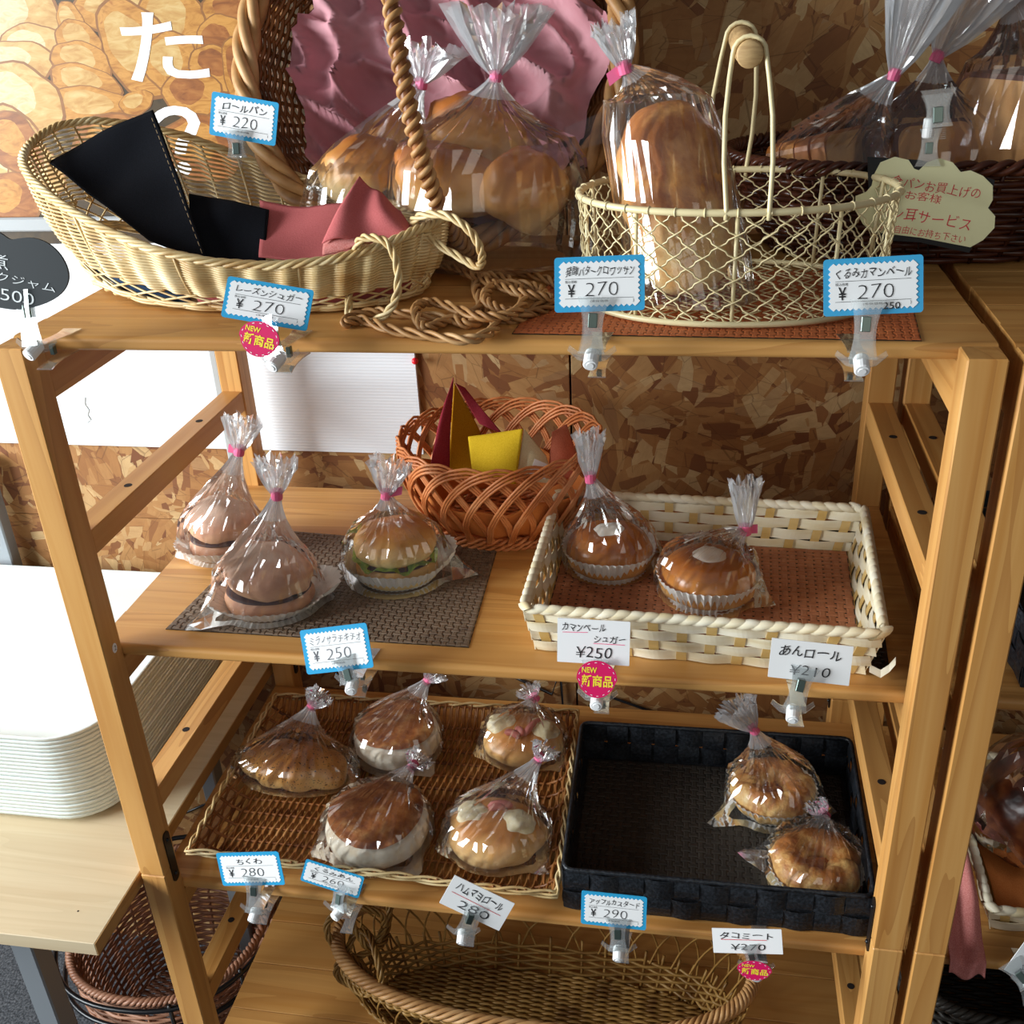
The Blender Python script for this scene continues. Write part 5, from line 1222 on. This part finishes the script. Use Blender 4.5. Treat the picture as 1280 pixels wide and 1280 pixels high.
# hoop handle: a wound cane from the lower rim out and over to the upper rim
Hc = []
for q in np.linspace(0, 1, 60):
    a = PI*q; Hc.append(Vector((.050-.09*q, -b_*math.cos(a)*1.02-.004, .004+.150*math.sin(a)**.8)))
A = np.array([tuple(p) for p in Hc])
b = MB(); b.tube(A, .0062, 10); obj('hoop_core', b, M['brownw'], t, True)
T = np.gradient(A, axis=0); T /= np.linalg.norm(T, axis=1)[:, None]; B1 = np.cross(T, (1, 0, 0)); B1 /= np.linalg.norm(B1, axis=1)[:, None]; B2 = np.cross(T, B1)
K = 700; idx = np.linspace(0, 59, K); ip = lambda Q: np.stack([np.interp(idx, np.arange(60), Q[:, k]) for k in range(3)], 1); An, C1, C2 = ip(A), ip(B1), ip(B2)
b = MB()
for s_ in range(2):
    ang = 2*PI*26*np.arange(K)/K+PI*s_; b.tube(An+.0062*(np.cos(ang)[:, None]*C1+np.sin(ang)[:, None]*C2), .0031, 6)
obj('hoop_winding', b, M['vine'], t, True)
# pink tissue lining, creased
def tissue(u, v, seed=0, k=1.0):
    th = 2*PI*u*.9995; rr = v; wob = 1+.05*math.sin(th*5+seed)+.03*math.sin(th*9)
    x, y = a_*.84*rr*wob*math.cos(th)+.014, b_*.84*rr*wob*math.sin(th)-.012; z = -.034+.030*rr**3.0
    p = Vector((x*9+.8*y*9, y*9, seed)); r1 = 1-abs(noise.noise(p*1.1)); r2 = 1-abs(noise.noise(p*2.3+Vector((3, 1, 2)))); r3 = 1-abs(noise.noise(p*5))
    return np.array((x, y, z+k*(.034*(r1**7-.4)+.022*(r2**7-.35)+.006*r3**4)))
g = MB(); P = [tuple(tissue(i/140, (j+.02)/46)) for i in range(140) for j in range(47)]; g.grid(P, 140, 47, True)
th_ = 'tissue'
L = MB(); V = np.concatenate(g.v); V = V[:, 0:1]*np.array(RX)+V[:, 1:2]*np.array(RU)+V[:, 2:3]*np.array(RN)+np.array(RC); L.add(V, g.f)
tag(obj('tissue_lining', L, M['tissue'], None, True), 'crumpled dusty pink tissue lining the round hooped basket', 'tissue paper')
def roll(px, py, y, rx, ry, rz, rot, label, seed, tilt=0):
    P = AY(px, py, y); b = blob((P.x, P.y, P.z-rz*.7), rx*1.08, ry, rz*1.08, rot, .12, seed=seed, flat=.7, n=44, m=26, tilt=Matrix.Rotation(tilt, 3, 'Y'), fn=lambda d: 1+.05*math.sin(d.x*4+seed))
    o = obj('bread_roll', b, M['roll'], None, True); tag(o, label, 'bread roll', 'rolls in the round hooped basket')
roll(452, 226, .285, .043, .036, .030, .1, 'pale bread roll lowest at the left of the hooped basket', 1, -.3)
roll(508, 186, .325, .036, .034, .030, 0, 'bread roll half hidden behind the hoop handle', 2)
roll(592, 186, .315, .050, .038, .034, -.1, 'bread roll at the top of the right bag in the hooped basket', 3, .35)
roll(560, 240, .262, .050, .038, .036, .1, 'brown bread roll in the middle of the right bag, right beside the handle', 4, .2)
roll(655, 258, .250, .035, .038, .040, .2, 'bread roll at the right front of the hooped basket', 5, .5)
c1 = AY(478, 258, .29); o = bag(None, (c1.x, c1.y, S1+.026), .074, .056, .068, AY(527, 104, .30), AY(532, 55, .30), 0, ((3.3, .02),), 91, spread=.030); tag(o, 'clear gathered bag with pink tie around the two left rolls', 'bag', 'clear bags in the hooped basket')
c1 = AY(612, 280, .266); o = bag(None, (c1.x, c1.y, S1+.008), .092, .064, .110, AY(620, 95, .27), AY(622, 10, .27), 0, ((-.35, .035),), 93, spread=.040); tag(o, 'clear gathered bag with pink tie around the three right rolls', 'bag', 'clear bags in the hooped basket')
b = MB().add([tuple(AY(*q, .255)) for q in ((705, 160), (752, 140), (758, 178), (712, 190))], [(0, 1, 2, 3)]); tag(obj('tape_piece', b, M['film']), 'clear tape piece on the pink tissue near the right rim', 'tape')
# ------------------------------------------------------------------ openwork basket on the lowest shelf
QX, QY = .396, .142
Rq = lambda th: oval(QX, QY, .266, .096, S4+.112+.020*abs(math.cos(th))**3, .0, 2.3)(th); Bq = oval(QX, QY, .225, .066, S4+.004, 0, 2.6)
t = thing('openwork_basket', 'long golden-brown wicker basket with an openwork band on the lowest visible shelf', 'basket', (QX, QY, S4))
b = MB(); weavers(b, Bq, Rq, .0, .34, 8, 52, .0026, .0022, .01, n=5); obj('lower_weave', b, M['goldw'], t, True, 'stuff')
b = MB(); weavers(b, Bq, Rq, .80, .96, 6, 52, .0024, .0020, .01, n=5, th0=PI*1.02, th1=PI*1.98); obj('front_weave', b, M['goldw'], t, True, 'stuff')
b = MB(); arches(b, Bq, Rq, 40, 2*PI/40*3.4, .0014, .32, 1.0, 1, .003, 5, 16, .7, bulge=.01); obj('openwork', b, M['goldw'], t, True, 'stuff')
b = MB(); stakes(b, Bq, Rq, 52, .0020, t1=.45, bulge=.01); obj('stakes', b, M['goldw'], t, True, 'stuff')
b = MB(); rope(b, Rq, 5, .0062, .0031, 26, 6, 420); obj('braided_rim', b, M['vine'], t, True)
b = MB(); floor_weave(b, QX, QY, .222, .064, S4+.009, 34, .0022, 0, .002, 26, 2.6); obj('bottom_weave', b, M['goldw'], t, True, 'stuff')
zq = S4+.13
def ring_(cx, cy, cz, r, ax, seed):
    ax = Vector(ax).normalized(); q = ax.to_track_quat('Z', 'Y').to_matrix(); return [tuple(Vector((cx, cy, cz))+q @ Vector((r*(1+.12*math.sin(3*a+seed))*math.cos(a), r*math.sin(a), .004*math.sin(2*a)))) for a in np.linspace(0, 2*PI, 12, False)]
c = AZ(455, 1180, zq)
for k, (dx, dy, dz, r, ax) in enumerate(((-.012, .010, .010, .036, (.4, -1, .3)), (.004, -.022, -.010, .038, (-.7, -.8, .5)), (.004, .030, .008, .032, (.9, -.3, .5)), (-.014, -.012, -.040, .026, (-.2, -1, 0)))):
    vine('vine_ring', ring_(c.x+dx, c.y+dy, c.z+dz, r, ax, k), ['pale vine ring uppermost on the left handle of the openwork basket', 'vine ring toward the front on the left handle of the openwork basket', 'vine ring at the back of the left handle of the openwork basket', 'small vine ring hanging lowest at the left end of the openwork basket'][k], 4, .003, .0019, m='goldw', group='vine rings of the openwork basket')
# ------------------------------------------------------------------ things on the right rack
t = thing('bamboo_tray', 'pale bamboo strip tray at the right edge of the photo', 'basket', (1.0, .17, S3))
rc = [(.886, .070), (1.16, .055), (1.17, .30), (.89, .32)]; bc = [(.892, .076), (1.155, .062), (1.16, .29), (.896, .31)]
strip_tray(t, bc, rc, S3+.001, S3+.030, 2, (9, 8), .0095, 'bamboo', 'bamboo2', .0016); wrap_rim(t, rc, S3+.033, .0048, 'bamboo')
obj('bottom', MB().box((.897, .078, S3+.0008), (1.15, .285, S3+.0026)), M['bamboo2'], t)
def drape(u, v):   # hangs from the tray down over the shelf's edge
    x = .838+.036*u+.004*v; prof = [(.20, .042), (.13, .045), (.075, .034), (.045, .012), (.022, .004), (.020, -.012)]
    k = v*(len(prof)-1); i = min(int(k), len(prof)-2); f = k-i; y = lerp(prof[i][0], prof[i+1][0], f); z = lerp(prof[i][1], prof[i+1][1], f)
    return (x, y-.003*math.sin(u*9+v*3), S3+z+.004*math.sin(u*8+v*2))
napkin('tray_cloth', drape, 'crose', 'rose cloth hanging over the shelf edge beside the right bamboo tray', 'cloths of the right rack', 30, 30)
napkin('tray_cloth', lambda u, v: (.90+.245*u, .085+.20*v, S3+.016+.003*math.sin(u*15+v*8)), 'cora', 'terracotta cloth lining the right bamboo tray under the dark loaf', 'cloths of the right rack', 26, 26)
t = thing('bagged_dark_loaf', 'big dark raisin loaf in a clear bag at the right edge of the photo', 'loaf', (1.0, .185, S3+.02))
obj('loaf', blob((.978, .19, S3+.0215), .088, .072, .078, 0, .10, seed=12, flat=.5, n=56, m=34), M['choc'], t, True)
obj('bag', blob((.978, .19, S3+.0205), .091, .076, .084, 0, .14, seed=14, flat=.5, n=40, m=26), M['film'], t)
t = thing('dark_wire_basket', 'black woven basket on the second shelf of the right rack', 'basket', (1.02, .2, S2))
strip_tray(t, [(.862, .05), (1.2, .05), (1.2, .32), (.862, .32)], [(.86, .048), (1.202, .048), (1.202, .322), (.86, .322)], S2+.001, S2+.065, 3, (14, 10), .018, 'strap', 'strap', .0015, True)
obj('bottom', MB().box((.865, .053, S2+.0006), (1.197, .317, S2+.002)), M['strap'], t)
t = thing('black_wicker_crate', 'black wicker crate low on the right rack', 'basket', (1.0, .2, S4))
Bk = oval(1.03, .20, .185, .140, S4+.003, 0, 5); Rk = oval(1.03, .20, .20, .155, S4+.21, 0, 5)
b = MB(); weavers(b, Bk, Rk, 0, .97, 30, 50, .0025, .0034, .002, n=5); obj('wall_weave', b, M['strap2'], t, True, 'stuff')
b = MB(); rope(b, Rk, 3, .004, .0034, 30, 6, 300); obj('rim', b, M['strap2'], t, True)
b = MB(); floor_weave(b, 1.03, .20, .183, .138, S4+.006, 40, .003, 0, .002, 16, 5); obj('bottom_weave', b, M['strap2'], t, True, 'stuff')
